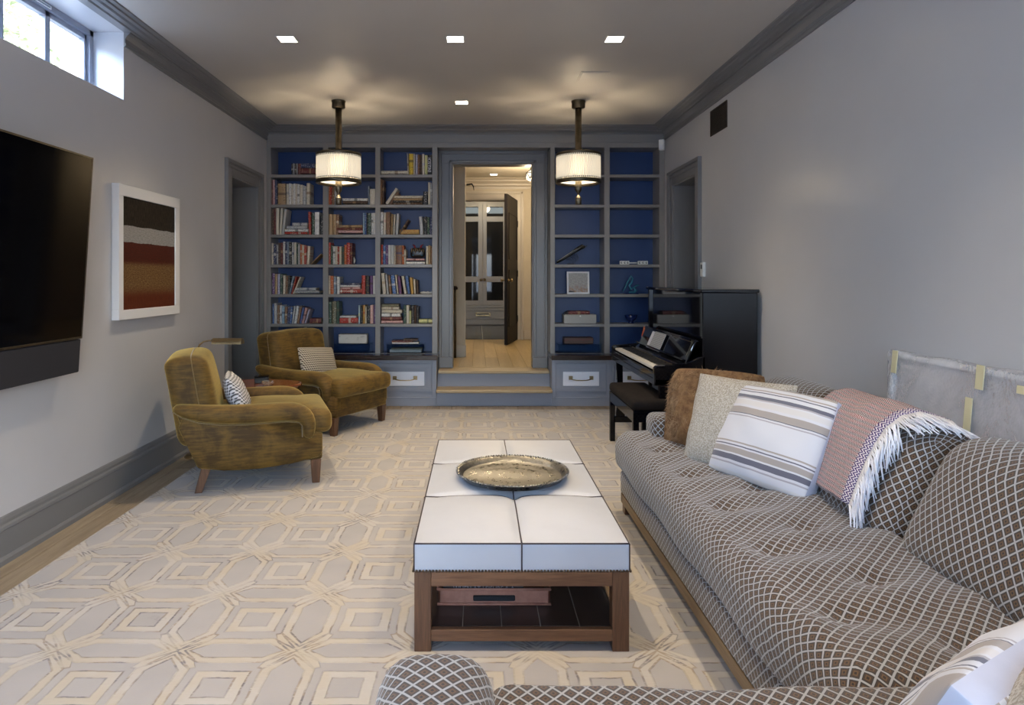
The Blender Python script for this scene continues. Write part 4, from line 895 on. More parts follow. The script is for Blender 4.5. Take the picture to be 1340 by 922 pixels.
def pendant(x, y, lab):
    t = empty('pendant_lamp', (x, y, ZC), 0, lab, 'pendant lamp', 'drum pendants of glass rods')
    lathe('canopy', [(0,0),(.062,0),(.062,-.012),(.058,-.014),(.058,-.060),(.050,-.066),(0,-.066)], M['bronze'], t, 28)
    lathe('stem', [(.029,-.06),(.029,-.42),(.034,-.425),(.034,-.44),(.029,-.445),(.029,-.52)], M['bronze'], t, 20)
    z0, z1 = 2.168 - ZC, 2.372 - ZC; r = .190
    lathe('ring', [(r-.020,z1),(r+.004,z1),(r+.008,z1+.006),(r+.008,z1+.022),(r-.004,z1+.026),(r-.020,z1+.020),(r-.020,z1)], M['bronze'], t, 48, cap=False)
    lathe('ring', [(r-.022,z0-.004),(r+.002,z0-.004),(r+.008,z0-.010),(r+.008,z0-.034),(r-.004,z0-.040),(r-.022,z0-.034),(r-.022,z0-.004)], M['bronze'], t, 48, cap=False)
    for k in range(72):   # beads along the rims
        pass
    bm = bmesh.new()
    for zz in (z1 - .006, z0 + .004):
        for k in range(72):
            a = 2*PI*k/72; bx(bm, r*math.cos(a)-.004, r*math.cos(a)+.004, r*math.sin(a)-.004, r*math.sin(a)+.004, zz-.006, zz+.006)
    fin('beading', bm, M['bronze'], t)['kind'] = 'stuff'
    rod = None
    for k in range(72):
        a = 2*PI*(k+.5)/72
        if rod is None: rod = tube('glass_rod', [(0,0,z0),(0,0,z1)], .0072, M['shade'], t, 8); o = rod
        else: o = rod.copy(); COL.objects.link(o); o.parent = t
        o.location = (r*math.cos(a)*.985, r*math.sin(a)*.985, 0)
    lathe('inner_shade', [(r-.03,z0+.002),(r-.03,z1-.002)], M['innershade'], t, 40, cap=False)
    lathe('diffuser', [(.055,z0-.022),(r-.02,z0-.018),(r-.02,z0-.014),(.055,z0-.016)], M['diff'], t, 40, cap=False)
    bm = bmesh.new()
    for k in range(4):
        a = PI/4 + k*PI/2; tube_bm(bm, [(.02*math.cos(a), .02*math.sin(a), z1+.008), (r*math.cos(a), r*math.sin(a), z1+.008)], .020, 8, .2)
    fin('spider', bm, M['bronze'], t)  # arms broadened so their shade makes lobes on the ceiling
    zb = 2.13 - ZC
    lathe('finial', [(.029,z0+.02),(.029,zb-.055),(.026,zb-.062),(.010,zb-.085),(.008,zb-.098),(.014,zb-.104),(.018,zb-.110),(.018,zb-.114),(.024,zb-.118),(.027,zb-.124),(.027,zb-.180),(.024,zb-.184),(0,zb-.184)], M['bronze'], t, 24)
    for k in range(3):
        a = PI/2 + k*2*PI/3; point('pendant_bulb', (x + .05*math.cos(a), y + .05*math.sin(a), ZC + z1 - .09), PENDANT_POWER/3, .02)
    point('pendant_glow', (x, y, ZC + z0 - .075), PENDANT_POWER*.3, .05)
pendant(-1.215, 6.0, 'bronze pendant lamp with glass-rod drum hanging before the full bookcase')
pendant(.892, 6.0, 'bronze pendant lamp with glass-rod drum hanging before the bare bookcase')
tag(boxes('access_panel', [(.785, 1.01, 5.14, 5.40, ZC-.003, ZC+.0), (.80, .995, 5.155, 5.385, ZC-.005, ZC-.002)], M['ceil']), 'flush square panel in the ceiling near the second pendant', 'panel')
# ------------------------------------------------------------------ wall things
t = empty('air_grille', (XR, 5.485, 2.58), 0, 'dark brown slatted air grille high on the wall above the passage', 'grille')
boxes('frame', [(-.008, 0, -.187, .187, -.105, -.092), (-.008, 0, -.187, .187, .092, .105), (-.008, 0, -.187, -.174, -.092, .092), (-.008, 0, .174, .187, -.092, .092), (-.001, 0, -.18, .18, -.1, .1)], M['grille'], t)
for i in range(13): box('slat', -.007, 0, -.174, .174, -.003, .003, M['grille'] if i else M['grille'], t, .001, loc=(-.002, 0, -.084 + i*.014), rot=(0, math.radians(25), 0))
t = empty('thermostat', (XR, 5.835, 1.375), 0, 'white wall thermostat beside the passage doorway', 'thermostat')
box('body', -.026, 0, -.036, .036, -.062, .062, M['plastic'], t, .005); box('display', -.028, -.026, -.018, .018, .005, .042, M['black'], t, .001); boxes('button', [(-.029, -.026, -.014, .014, -.035, -.025)], M['white'], t, .001)
t = empty('motion_sensor', (1.905, 7.02, 2.67), math.radians(-35), 'small white motion sensor in the upper corner by the bookcase', 'sensor')
box('body', -.028, .028, -.03, .02, -.055, .055, M['plastic'], t, .008, 2); box('sensor_lens', -.018, .018, -.034, -.029, -.045, .0, M['white'], t, .003)
# television with sound bar on a tilting arm
t = empty('television', (-2.052, 2.745, 1.46), 0, 'large black flat television tilted forward on the wall above a sound bar', 'television'); t.rotation_euler = (0, math.radians(3.6), 0)
box('screen', .0, .014, -.822, .822, -.465, .465, M['screen'], t, .001); boxes('bezel', [(-.035, .016, -.83, .83, .463, .472), (-.035, .016, -.83, .83, -.474, -.463), (-.035, .016, -.83, -.822, -.474, .472), (-.035, .016, .822, .83, -.474, .472)], M['bronze'], t, .001)
box('housing', -.035, .0, -.822, .822, -.463, .463, M['black'], t, .004); box('wall_bracket', -.09, -.03, -.25, .25, -.2, .2, M['black'], t, .004)
sb = box('sound_bar', -.06, .012, -.83, .825, -.650, -.478, M['tvbar'], t, .004)
# painting
t = empty('abstract_painting', (XL+.0, 4.48, 1.4565), 0, 'square abstract canvas with black, white, red and gold bands in white frame', 'painting')
h = .408; boxes('frame', [(.0, .045, -h-.008, h+.008, h-.066, h+.004), (.0, .045, -h-.008, h+.008, -h, -h+.06), (.0, .045, -h-.008, -h+.045, -h+.06, h-.066), (0, .045, h-.058, h+.008, -h+.06, h-.066)], M['white'], t, .002)
quad('canvas', [(.036, -h+.045, -h+.06), (.036, h-.058, -h+.06), (.036, h-.058, h-.066), (.036, -h+.045, h-.066)], M['paint'], t)
# bubble-wrapped picture leaning against the wall
t = empty('wrapped_picture', (1.812, 2.30, .0), 0, 'large framed picture in bubble wrap leaning on the wall behind the sofa', 'wrapped picture'); t.rotation_euler = (0, math.radians(4.9), 0)
boxes('frame', [(-.018, .018, -.79, .79, .0, .05), (-.018, .018, -.79, .79, .945, .967), (-.018, .018, -.79, -.76, .05, .945), (-.018, .018, .765, .79, .05, .945)], M['white'], t, .004)
box('canvas_back', -.004, .004, -.76, .765, .05, .945, M['cardboard'], t, 0)
def wf(x, y, z): return (x + .0045*math.sin(7*y+3*z)*math.sin(9*z) + .003*math.sin(23*y+11*z), y + .004*math.sin(15*z), z + .003*math.sin(19*y))
puff('bubble_wrap', .052, 1.61, .985, .018, M['wrap'], t, .03, wf, loc=(0, 0, .488))
for (y, z, a, b) in ((.735,.93,.018,.05), (.22,.935,.02,.045), (.265,.79,.018,.062), (.0,.92,.045,.014), (.62,.55,.05,.016)): box('tape', -.037, -.033, y-a, y+a, z-b, z+b, M['tape'], t, .0005)
# ------------------------------------------------------------------ ottoman
O0, O1, OW = 2.355, 3.865, .742
t = empty('ottoman', (.155, (O0+O1)/2, 0.012), 0, 'white leather coffee ottoman with dark piping on a walnut frame with shelf', 'ottoman'); L = O1 - O0; hx, hy = OW/2, L/2
for sx in (-1, 1):
    for sy in (-1, 1): box('leg', -.029, .029, -.029, .029, 0, .282, M['walnutz'], t, .002, loc=(sx*(hx-.029), sy*(hy-.029), 0))
for sy in (-1, 1):
    box('rail', -hx+.058, hx-.058, -.012, .012, .224, .276, M['walnut'], t, .0015, loc=(0, sy*(hy-.016), 0)); box('rail', -hx+.058, hx-.058, -.012, .012, .034, .074, M['walnut'], t, .0015, loc=(0, sy*(hy-.016), 0))
for sx in (-1, 1):
    box('rail', -.012, .012, -hy+.058, hy-.058, .224, .276, M['walnuty'], t, .0015, loc=(sx*(hx-.016), 0, 0)); box('rail', -.012, .012, -hy+.058, hy-.058, .034, .074, M['walnuty'], t, .0015, loc=(sx*(hx-.016), 0, 0))
sh = box('shelf', -hx+.028, hx-.028, -hy+.028, hy-.028, .058, .070, M['black'], t, .001)
pw = (OW-.06)/5
for i in range(5):
    for j in range(4): box('leather_panel', -hx+.03+i*pw+.0012, -hx+.03+(i+1)*pw-.0012, -hy+.03+j*(L-.06)/4+.0012, -hy+.03+(j+1)*(L-.06)/4-.0012, .070, .074, M['shelfleather'], sh, .001)
for i in range(1, 5): box('shelf_seam', -hx+.03+i*pw-.0012, -hx+.03+i*pw+.0012, -hy+.03, hy-.03, .070, .0735, M['seamlt'], sh, 0)
def seamdip(x, y):
    d = 0
    for s in (-L/6, L/6): d += .010*math.exp(-((y-s)/.018)**2)
    d += .010*math.exp(-(x/.018)**2)
    for s in (-L/6, L/6): d += .012*math.exp(-(x*x+(y-s)**2)/.0022)
    return d
def ott(x, y, z):
    if z > .04: 
        e = max(0, 1-(x/hx)**4)*max(0, 1-(y/hy)**4); q = .014*e
        fy3 = ((y+hy)/(L/3)) % 1; q += .014*math.sin(PI*fy3)*abs(math.sin(PI*((x+hx)/(hx))%PI)) * e
        return (x, y, z + q - seamdip(x, y)*min(1, e*2))
    return (x, y, z)
CH = .098
cu = puff('cushion', OW+.004, L+.004, CH, .007, M['leather'], t, .0125, ott, loc=(0, 0, .276+CH/2))
def ztop(x, y): return .276 + CH/2 + ott(x, y, CH/2)[2]
n = 60
bm = bmesh.new()
for s in (-L/6, L/6): tube_bm(bm, [(-hx+2*hx*i/n, s, ztop(-hx+2*hx*i/n, s)+.0012) for i in range(n+1)], .0028, 6)
tube_bm(bm, [(0, -hy+L*i/n, ztop(0, -hy+L*i/n)+.0012) for i in range(n+1)], .0028, 6)
for s in (-1, 1): tube_bm(bm, [(0, s*(hy+.003), .276+.004), (0, s*(hy+.003), .276+CH)], .0028, 6)
for s in (-L/6, L/6):
    for q in (-1, 1): tube_bm(bm, [(q*(hx+.003), s, .280), (q*(hx+.003), s, .276+CH)], .0028, 6)
pr = [(-hx,-hy),(hx,-hy),(hx,hy),(-hx,hy),(-hx,-hy)]
for (a, b) in zip(pr, pr[1:]): tube_bm(bm, [(a[0]+(b[0]-a[0])*i/20, a[1]+(b[1]-a[1])*i/20, .276+CH-.001) for i in range(21)], .0030, 6)
for (a, b) in pr[:4]: tube_bm(bm, [(a*1.002, b*1.001, .280), (a*1.002, b*1.001, .276+CH)], .0026, 6)
fin('piping', bm, M['seam'], cu, True, loc=(0, 0, -.276-CH/2))
for s in (-L/6, L/6): lathe('tuft_button', [(0,.004),(.006,.003),(.008,0),(.0,-.004)], M['seam'], cu, 12, loc=(0, s, ztop(0, s)+.002-.276-CH/2), cap=False)
me = None; k = 0
nl = [(-hx-.003+ (OW+.006)*i/66, s*(hy+.003), 's') for s in (-1,) for i in range(67)] + [(s*(hx+.003), -hy+L*i/134, 'x') for s in (-1, 1) for i in range(135)]
for q in nl:
    if me is None:
        bm = bmesh.new(); bmesh.ops.create_uvsphere(bm, u_segments=8, v_segments=5, radius=.0050); me = bpy.data.meshes.new('nailhead'); bm.to_mesh(me); bm.free(); me.materials.append(M['nail']); me.shade_smooth()
    o = mesh_obj('nailhead', me, cu, (q[0], q[1], -CH/2 + .004))
# tray on the ottoman (over the far seam), big silver tray
zt = .012 + .276 + CH + .0285
tr = empty('round_tray', (.158, 3.06, zt), 0, 'large round etched silver tray with rope rim on the ottoman', 'tray')
lathe('plate', [(0,.004),(.218,.004),(.222,.007),(.236,.026),(.250,.030),(.252,.027),(.240,.022),(.226,.002),(.218,0),(0,0)], M['silver'], tr, 72, cap=False)
bm = bmesh.new()
for i in range(120):
    a = 2*PI*i/120; r = bmesh.ops.create_icosphere(bm, subdivisions=1, radius=.0048)
    for v in r['verts']: v.co += Vector((.249*math.cos(a), .249*math.sin(a), .029))
fin('rope_rim', bm, M['silver'], tr, True)['kind'] = 'stuff'
# leather tray and book on the shelf
zs_ = .012 + .074; Yt = 2.54; Kt = 893.3/Yt
tx0, tx1 = (573.7-624)/Kt, (719.5-624)/Kt; w = (tx1-tx0)/2
lt = empty('leather_tray', ((tx0+tx1)/2, Yt, zs_), 0, 'tan leather tray with dark handle slot on the ottoman shelf', 'tray')
boxes('wall_panel', [(-w, w, 0, .008, 0, .058), (-w, w, .29, .298, 0, .058), (-w, -w+.008, 0, .298, 0, .058), (w-.008, w, 0, .298, 0, .058), (-w, w, 0, .298, 0, .006)], M['trayleather'], lt, .002)
box('handle_slot', -.078, .078, -.004, .009, .014, .036, M['black'], lt, .003); tube('rim', [(-w-.002,-.002,.058),(w+.002,-.002,.058),(w+.002,.3,.058),(-w-.002,.3,.058),(-w-.002,-.002,.058)], .005, M['trayleather'], lt, 6); tube('rim', [(-w-.004,-.004,.004),(w+.004,-.004,.004)], .005, M['trayleather'], lt, 6)
bk_ = add_book(.034, .30, .22, 'black', 'black', (580-624)/Kt, Yt+.020, zs_+.062+.017, (0, PI/2, 0), 'black picture book with silver-lettered spine lying in the leather tray', 'books in the ottoman')
bk_.location.z = zs_ + .052; 
tx = text('spine_lettering', 'WHEN AT LEISURE & A', .026, mat('silver_lettering', (.30,.30,.34), .4), None, ((584-624)/Kt+.14, Yt+.012, zs_+.054), (PI/2, 0, 0), sx=.86); attach(tx, bk_)
# ------------------------------------------------------------------ armchairs
def armchair(label):
    t = empty('armchair', (0,0,.012), 0, label, 'armchair', 'olive velvet armchairs')
    V = M['velvet']; hw = .372
    # base: side view outline with a gently arched hem, sloping rear line
    prof = [(-.345,.150),(-.20,.128),(.0,.122),(.20,.138),(.37,.165),(.385,.20),(.385,.315),(.30,.33),(.28,.44),(-.43,.46),(-.455,.40),(-.40,.28)]
    def arch(n): return prof
    for s in (-1, 1):
        prism('side_panel', arch(0), s*hw, s*(hw-.085), 'y', V, t, True, .012)
    puff('front_rail', .12, 2*hw-.02, .185, .018, V, t, .05, lambda x,y,z: (x, y, z + (.02*(y/hw)**2*0 if z < 0 else 0)), loc=(.325, 0, .238))
    prism('rear_panel', [(-.335,.152),(-.265,.152),(-.33,.46),(-.40,.50),(-.47,.50),(-.40,.28)], -hw+.01, hw-.01, 'y', V, t, True, .012)
    box('deck', -.36, .33, -hw+.08, hw-.08, .16, .30, V, t, .01)
    # back: rear frame with a tall crowned cushion face, leaning
    def bf(x, y, z):
        k = (z+.26)/.52; y2 = y*(1 - .05*k*0); lean = -.16*(z+.26); crown = -.020*(y/.33)**2*max(0, k); round_ = -.03*max(0, k-.75)*4*(1 if x > 0 else 0)
        return (x + lean + round_, y2, z + crown)
    def cf(x, y, z):
        k = (z+.28)/.56; lean = -.165*(z+.28); e = max(0,1-(y/.34)**2)*max(0,1-(z/.30)**2)
        return (x + lean + (.035*e if x > 0 else 0), y, z - .018*(y/.33)**2*max(0, k) - .020*max(0, k-.8)*5*max(0, -x/.12))
    puff('backrest', .245, .668, .56, .062, V, t, .04, cf, loc=(-.335, 0, .548))
    def seam(y, z): return (-.300 - .165*(z-.27), y, z)
    sm = [seam(-.3355, .40+.04*i) for i in range(9)] + [seam(-.333, .775), seam(-.322, .801), seam(-.300, .812)] + [seam(y, .831 - .018*(y/.33)**2) for y in (-.27,-.2,-.1,0,.1,.2,.27)]
    sm += [seam(.300, .812), seam(.322, .801), seam(.333, .775)] + [seam(.3355, .72-.04*i) for i in range(9)]
    tube('piping', sm, .0028, M['velpipe'], t, 6)
    # rolled arms: a swept padded roll that curls down at the front
    path = [(-.485,.520,.045,.022),(-.43,.500,.058,.040),(-.34,.478,.066,.052),(-.22,.462,.070,.056),(-.08,.456,.072,.058),(.06,.457,.073,.058),(.17,.459,.074,.058),(.235,.450,.074,.058),(.280,.425,.073,.055),(.300,.385,.070,.048),(.302,.340,.066,.042),(.298,.305,.058,.036),(.290,.285,.040,.022)]
    for s in (-1, 1):
        bm = bmesh.new(); rings = []
        P = [Vector((p[0], 0, p[1])) for p in path]
        for i, p in enumerate(path):
            tt = (P[min(i+1, len(P)-1)] - P[max(i-1, 0)]).normalized(); nn = Vector((-tt.z, 0, tt.x)); ring = []
            for k in range(20):
                a = 2*PI*k/20; ca, sa = math.cos(a), math.sin(a)
                ring.append(bm.verts.new(P[i] + Vector((0, s*(hw-.030) + p[2]*1.05*math.copysign(abs(ca)**.8, ca), 0)) + nn*(p[3]*math.copysign(abs(sa)**.8, sa))))
            rings.append(ring)
        for a, b in zip(rings, rings[1:]):
            for i in range(20): bm.faces.new((a[i], a[(i+1)%20], b[(i+1)%20], b[i]))
        bm.faces.new(rings[0][::-1]); bm.faces.new(rings[-1])
        ar = fin('arm', bm, V, t, True); sm = ar.modifiers.new('sub', 'SUBSURF'); sm.levels = 1; sm.render_levels = 1
        out = [(p[0] - .0, s*(hw-.030+p[2]*.72), p[1] - p[3]*.97) for p in path[:8]] + [(path[8][0]-.035, s*(hw-.03+.075), path[8][1]-.035), (path[9][0]-.044, s*(hw-.03+.072), path[9][1]-.01), (path[11][0]-.040, s*(hw-.03+.062), path[11][1]-.0)]
        tube('piping', out, .0028, M['velpipe'], ar, 6)
    # seat cushion, T-shaped at the front
    def sf(x, y, z):
        T = 1.0 if x > .24 else .86; 
        k = min(1, max(0, (x-.20)/.06)); T = .875 + .125*k
        e = max(0,1-(x/.40)**2)**.6*max(0,1-(y/.37)**2)**.6
        return (x, y*T, z + (.030*e if z > 0 else 0) + .004*math.sin(11*x+6*y))
    puff('seat_cushion', .745, 2*hw-.01, .140, .050, V, t, .045, sf, loc=(.075, 0, .375))
    W_ = M['walnutz']
    for s in (-1, 1):
        bm = bmesh.new(); vs = bx(bm, -.032, .032, -.032, .032, 0, .15, .003)
        for v in bm.verts:
            k = .72 + .28*v.co.z/.15; v.co.x *= k; v.co.y *= k
        fin('leg', bm, W_, t, loc=(.345, s*(hw-.035), 0))
        bm = bmesh.new(); bx(bm, -.028, .028, -.028, .028, 0, .15, .003)
        for v in bm.verts:
            k = .75 + .25*v.co.z/.15; v.co.x = v.co.x*k - .045*max(0, 1 - v.co.z/.15)**1.5; v.co.y *= k
        fin('leg', bm, W_, t, loc=(-.300, s*(hw-.040), 0))
    return t
c1 = armchair('olive-gold velvet armchair nearest the television wall, seen from its side'); c1.location = (-1.455, 4.535, .012); c1.rotation_euler.z = math.radians(18.5)
c2 = clone(c1); c2['label'] = 'olive-gold velvet armchair in front of the bookcase, facing the rug'; c2.location = (-1.325, 6.045, .012); c2.rotation_euler.z = math.radians(-27)
def local(t, x, y, z): return t.matrix_basis @ Vector((x, y, z))
def cushion_on(t, x, y, z, tilt, W, H, T, m, label, turn=0, roll=0, seed=1, name='lumbar_cushion', ears=.03):
    e = empty(name, (0,0,0), 0, label, 'cushion'); pillow('cover', W, H, T, m, e, seed=seed, ears=ears)
    p = t.matrix_basis @ Vector((x, y, z)); e.location = p
    # faces the chair's front (+x local); local -Y of the pillow is its face
    Rz = Matrix.Rotation(t.rotation_euler.z + PI/2 + turn, 4, 'Z'); Rx = Matrix.Rotation(tilt, 4, 'X'); Ry = Matrix.Rotation(roll, 4, 'Y')
    e.rotation_euler = (Rz @ Rx @ Ry).to_euler(); return e
cushion_on(c1, -.130, -.07, .535, math.radians(-24), .40, .30, .13, M['hound2'], 'silver-grey knotted cushion in the near armchair', 0, 0, 3)
cushion_on(c2, -.065, -.045, .545, math.radians(-20), .43, .285, .12, M['hound'], 'cream and brown knotted cushion in the armchair by the bookcase', -.05, math.radians(5), 4)
# side table between them
t = empty('side_table', (-1.66, 5.22, .012), math.radians(8), 'low mahogany side table with rounded triangular top between the armchairs', 'side table')
bm = bmesh.new(); pts = []
for i in range(48):
    a = 2*PI*i/48; r = .255*(1 + .10*math.cos(3*a)); pts.append((r*math.cos(a)*1.12, r*math.sin(a)*.95))
TZ = .485
pr = bmesh.new(); A_ = []
for (k, z) in ((.965, TZ-.030), (1.0, TZ-.016), (1.0, TZ-.006), (.985, TZ)): A_.append([pr.verts.new((x*k, y*k, z)) for x, y in pts])
for a, b in zip(A_, A_[1:]):
    for i in range(48): pr.faces.new((a[i], a[(i+1)%48], b[(i+1)%48], b[i]))
pr.faces.new(A_[0][::-1]); pr.faces.new(A_[-1]); fin('table_top', pr, M['mahog'], t)
for k in range(3):
    a = k*2*PI/3; tube('leg', [(.15*math.cos(a), .13*math.sin(a), TZ-.03), (.19*math.cos(a), .17*math.sin(a), .2), (.20*math.cos(a), .18*math.sin(a), 0)], [.018,.014,.010], M['walnutz'], t, 10)
g_ = empty('black_box', (-1.655, 5.25, .012+TZ), math.radians(12), 'small black lidded box on the mahogany side table', 'box'); box('body', -.052, .052, -.035, .035, 0, .045, M['black'], g_, .006, 2); box('lid', -.054, .054, -.037, .037, .045, .054, M['lacquer'], g_, .004)
g_ = empty('crystal_bowl', (-1.565, 5.115, .012+TZ), 0, 'small cut crystal bowl on the mahogany side table', 'bowl')
bm = bmesh.new()
for r, z in (): pass
lathe('bowl', [(0,.002),(.030,.002),(.046,.030),(.050,.034),(.044,.034),(.028,.008),(0,.007)], M['crystal'], g_, 12, smooth=False, cap=False)
for k in range(12): a = 2*PI*k/12; bm = bmesh.new(); bmesh.ops.create_cone(bm, segments=4, radius1=.007, radius2=0, depth=.01); fin('facet', bm, M['crystal'], g_, loc=(.043*math.cos(a), .043*math.sin(a), .020), rot=(0, PI/2, a))
# pharmacy lamp
t = empty('floor_lamp', (-2.045, 4.985, .0), 0, 'slim brass reading lamp with half-cylinder shade behind the near armchair', 'floor lamp')
lathe('base', [(0,0),(.085,0),(.085,.010),(.075,.018),(.012,.022),(0,.022)], M['brass'], t, 28, loc=(0,0,.0)); tube('pole', [(0,0,.02),(0,0,.74),(.004,0,.78),(.02,0,.815),(.05,0,.838),(.09,0,.845),(.14,0,.845)], .0065, M['brass'], t, 10)
bm = bmesh.new(); n = 10; A_ = []; 
for xx in (0, .215): A_.append([bm.verts.new((xx, .038*math.cos(PI*k/n), .042*math.sin(PI*k/n))) for k in range(n+1)])
for k in range(n): bm.faces.new((A_[0][k], A_[0][k+1], A_[1][k+1], A_[1][k]))
bm.faces.new(A_[0]); bm.faces.new(A_[1][::-1])
hd = fin('lamp_shade', bm, M['brass'], t, loc=(.12, 0, .822)); so = hd.modifiers.new('s', 'SOLIDIFY'); so.thickness = .0025
tube('joint', [(.11,0,.845),(.15,0,.847)], .012, M['bronze'], t, 10)
# ------------------------------------------------------------------ piano and bench
t = empty('upright_piano', (1.56, 5.40, .012), 0, 'black lacquered upright piano against the wall with open music desk', 'piano')
LQ = M['lacquer']; y0, y1 = -.745, .745; xb = .355     # local x: 0 = upper panel front, positive toward the wall
box('side', -.02, xb, y0, y0+.035, .0, 1.19, LQ, t, .004); box('side', -.02, xb, y1-.035, y1, .0, 1.19, LQ, t, .004)
box('lid', -.035, xb+.01, y0-.012, y1+.012, 1.19, 1.213, LQ, t, .005); box('upper_panel', .0, .02, y0+.035, y1-.035, .80, 1.19, LQ, t, .003)
box('back_board', xb-.04, xb-.01, y0+.035, y1-.035, 0, 1.18, M['dkwood'], t, 0); box('lower_panel', -.005, .02, y0+.035, y1-.035, .10, .56, LQ, t, .003); box('plinth', -.03, .03, y0+.0, y1-.0, .0, .10, LQ, t, .004)
kb = box('keybed', -.345, .02, y0, y1, .555, .600, LQ, t, .004); box('key_slip', -.345, -.325, y0+.02, y1-.02, .600, .640, LQ, kb, .004)
for s in (0, 1):
    a = y0 if s == 0 else y1 - .045; 
    prism('cheek', [(-.350,.555),(.0,.555),(.0,.76),(-.06,.74),(-.12,.70),(-.335,.690),(-.350,.675)], a, a+.045, 'y', LQ, t, False, .006)
    prism('truss', [(-.315,.555),(-.255,.555),(-.255,.18),(-.235,.08),(-.235,0),(-.315,0),(-.315,.08),(-.295,.18)], a+.005, a+.040, 'y', LQ, t, False, .004); box('toe', -.33, .0, a, a+.045, 0, .055, LQ, t, .006)
M['ivory'] = mat('ivory_keys', (.66,.64,.60), .25)
wme = None; bme = None; n = 52; kw = (1.49-.09)/n
for i in range(n):
    yy = y0 + .045 + kw*i
    if wme is None: o = box('white_key', -.322, -.180, .0006, kw-.0006, .648, .668, M['ivory'], kb, .001); wme = o
    else: o = wme.copy(); COL.objects.link(o)
    o.location.y = yy
for i in range(n-1):
    if (i % 7) in (1, 4): continue
    yy = y0 + .045 + kw*(i+1)
    if bme is None: o = box('black_key', -.272, -.180, -.0055, .0055, .668, .679, M['black'], kb, .0015); bme = o
    else: o = bme.copy(); COL.objects.link(o)
    o.location.y = yy
fb = prism('fallboard', [(-.180,.665),(-.160,.660),(.0,.700),(.0,.73),(-.10,.712),(-.150,.690)], y0+.05, y1-.05, 'y', LQ, t, False, .003)
box('fallboard_strip', -.178, -.170, y0+.06, y1-.06, .672, .680, M['brass'], t, .001)
md = empty('music_desk', (-.100, 0, .712)); md.parent = t; md.rotation_euler = (0, math.radians(24), 0)
boxes('desk_panel', [(-.02, -.004, -.70, .66, .0, .152)], LQ, md, .003); boxes('desk_rim', [(-.026, -.0, -.71, .67, .148, .160), (-.05, -.004, -.70, .66, -.010, .004)], LQ, md, .002)
boxes('desk_inlay', [(-.0225, -.0195, -.66, -.20, .134, .139), (-.0225, -.0195, -.66, -.655, .03, .137)], M['bronze'], md, 0)
# sheet music book, amber object, cable
sm_ = empty('sheet_music', (1.56-.134, 5.50, .722), 0, 'open grey-white music book standing on the piano desk', 'music book'); sm_.rotation_euler = (0, math.radians(24), 0)
m = mat('printed_music', (.32,.34,.37), .45); g, v = coord(m); x_, y_, z_ = g.xyz(v)
g.put(B(m).inputs['Base Color'], g.mix((z_*(1/.014)).frac().lt(.35) * g.step(g.noise(g.vmap(v,(1,60,1)), 3, 2), .4, .5), (.34,.36,.40,1), (.10,.11,.13,1)))
box('page', -.006, -.002, -.16, .16, .0, .150, m, sm_, .001); box('page', -.008, -.004, .165, .235, .0, .145, M['cotton'], sm_, .001)
am = empty('amber_figure', (1.50, 6.122, .752), 0, 'small amber-red figure at the far end of the piano music desk', 'ornament'); tube('body', [(0,0,.012),(0,0,.04),(.004,0,.075),(0,0,.115)], [.022,.024,.018,.006], M['amber'], am, 12)
tag(tube('cable', [(1.535,4.80,.86),(1.50,4.76,.87),(1.47,4.70,.80),(1.43,4.68,.72),(1.44,4.67,.70),(1.50,4.66,.715)], .004, M['black'], None, 6), 'thin black cable looped over the near end of the piano keyboard', 'cable')
t = empty('piano_bench', (1.20, 5.02, .012), 0, 'black piano bench with padded brown-black top before the piano', 'bench')
M['benchpad'] = mottled('dark_brown_pad', (.008,.006,.006), (.014,.010,.009), 20, .85, spec=.2)
hx_, hy_ = .15, .42
puff('cushion', 2*hx_, 2*hy_, .07, .028, M['benchpad'], t, .05, lambda x,y,z: (x,y,z+(.014*max(0,1-(x/hx_)**2)*max(0,1-(y/hy_)**2) if z > 0 else 0)), loc=(0,0,.428))
boxes('apron', [(-hx_+.005, hx_-.005, -hy_+.005, -hy_+.03, .315, .395), (-hx_+.005, hx_-.005, hy_-.03, hy_-.005, .315, .395), (-hx_+.005, -hx_+.03, -hy_+.03, hy_-.03, .315, .395), (hx_-.03, hx_-.005, -hy_+.03, hy_-.03, .315, .395)], LQ, t, .003)
for sx in (-1, 1):
    for sy in (-1, 1): box('leg', -.02, .02, -.02, .02, 0, .395, LQ, t, .003, loc=(sx*(hx_-.024), sy*(hy_-.024), 0))
box('height_bar', -hx_+.03, hx_-.03, -hy_+.012, -hy_+.028, .14, .165, M['black'], t, .003); lathe('height_knob', [(0,0),(.022,0),(.024,.01),(.020,.02),(0,.022)], M['black'], t, 16, loc=(hx_*0, -hy_+.0, .355), rot=(PI/2,0,0)); box('bracket', -.025, .02, -hy_-.002, -hy_+.006, .335, .35, M['brass'], t, .001)
# ------------------------------------------------------------------ sectional sofa
SZ = .425
so_ = empty('sectional_sofa', (1.2, 2.3, .0), 0, 'long L-shaped sofa in brown and white diamond weave on a walnut plinth', 'sofa')
ox, oy = 1.2, 2.3; F_ = M['sofa']
def sp(name, x0, x1, y0, y1, z0, z1, r, f=None, m=None, step=.045, par=None, uvr=0):
    return puff(name, x1-x0, y1-y0, z1-z0, r, m or F_, par or so_, step, f, loc=((x0+x1)/2-ox, (y0+y1)/2-oy, (z0+z1)/2))
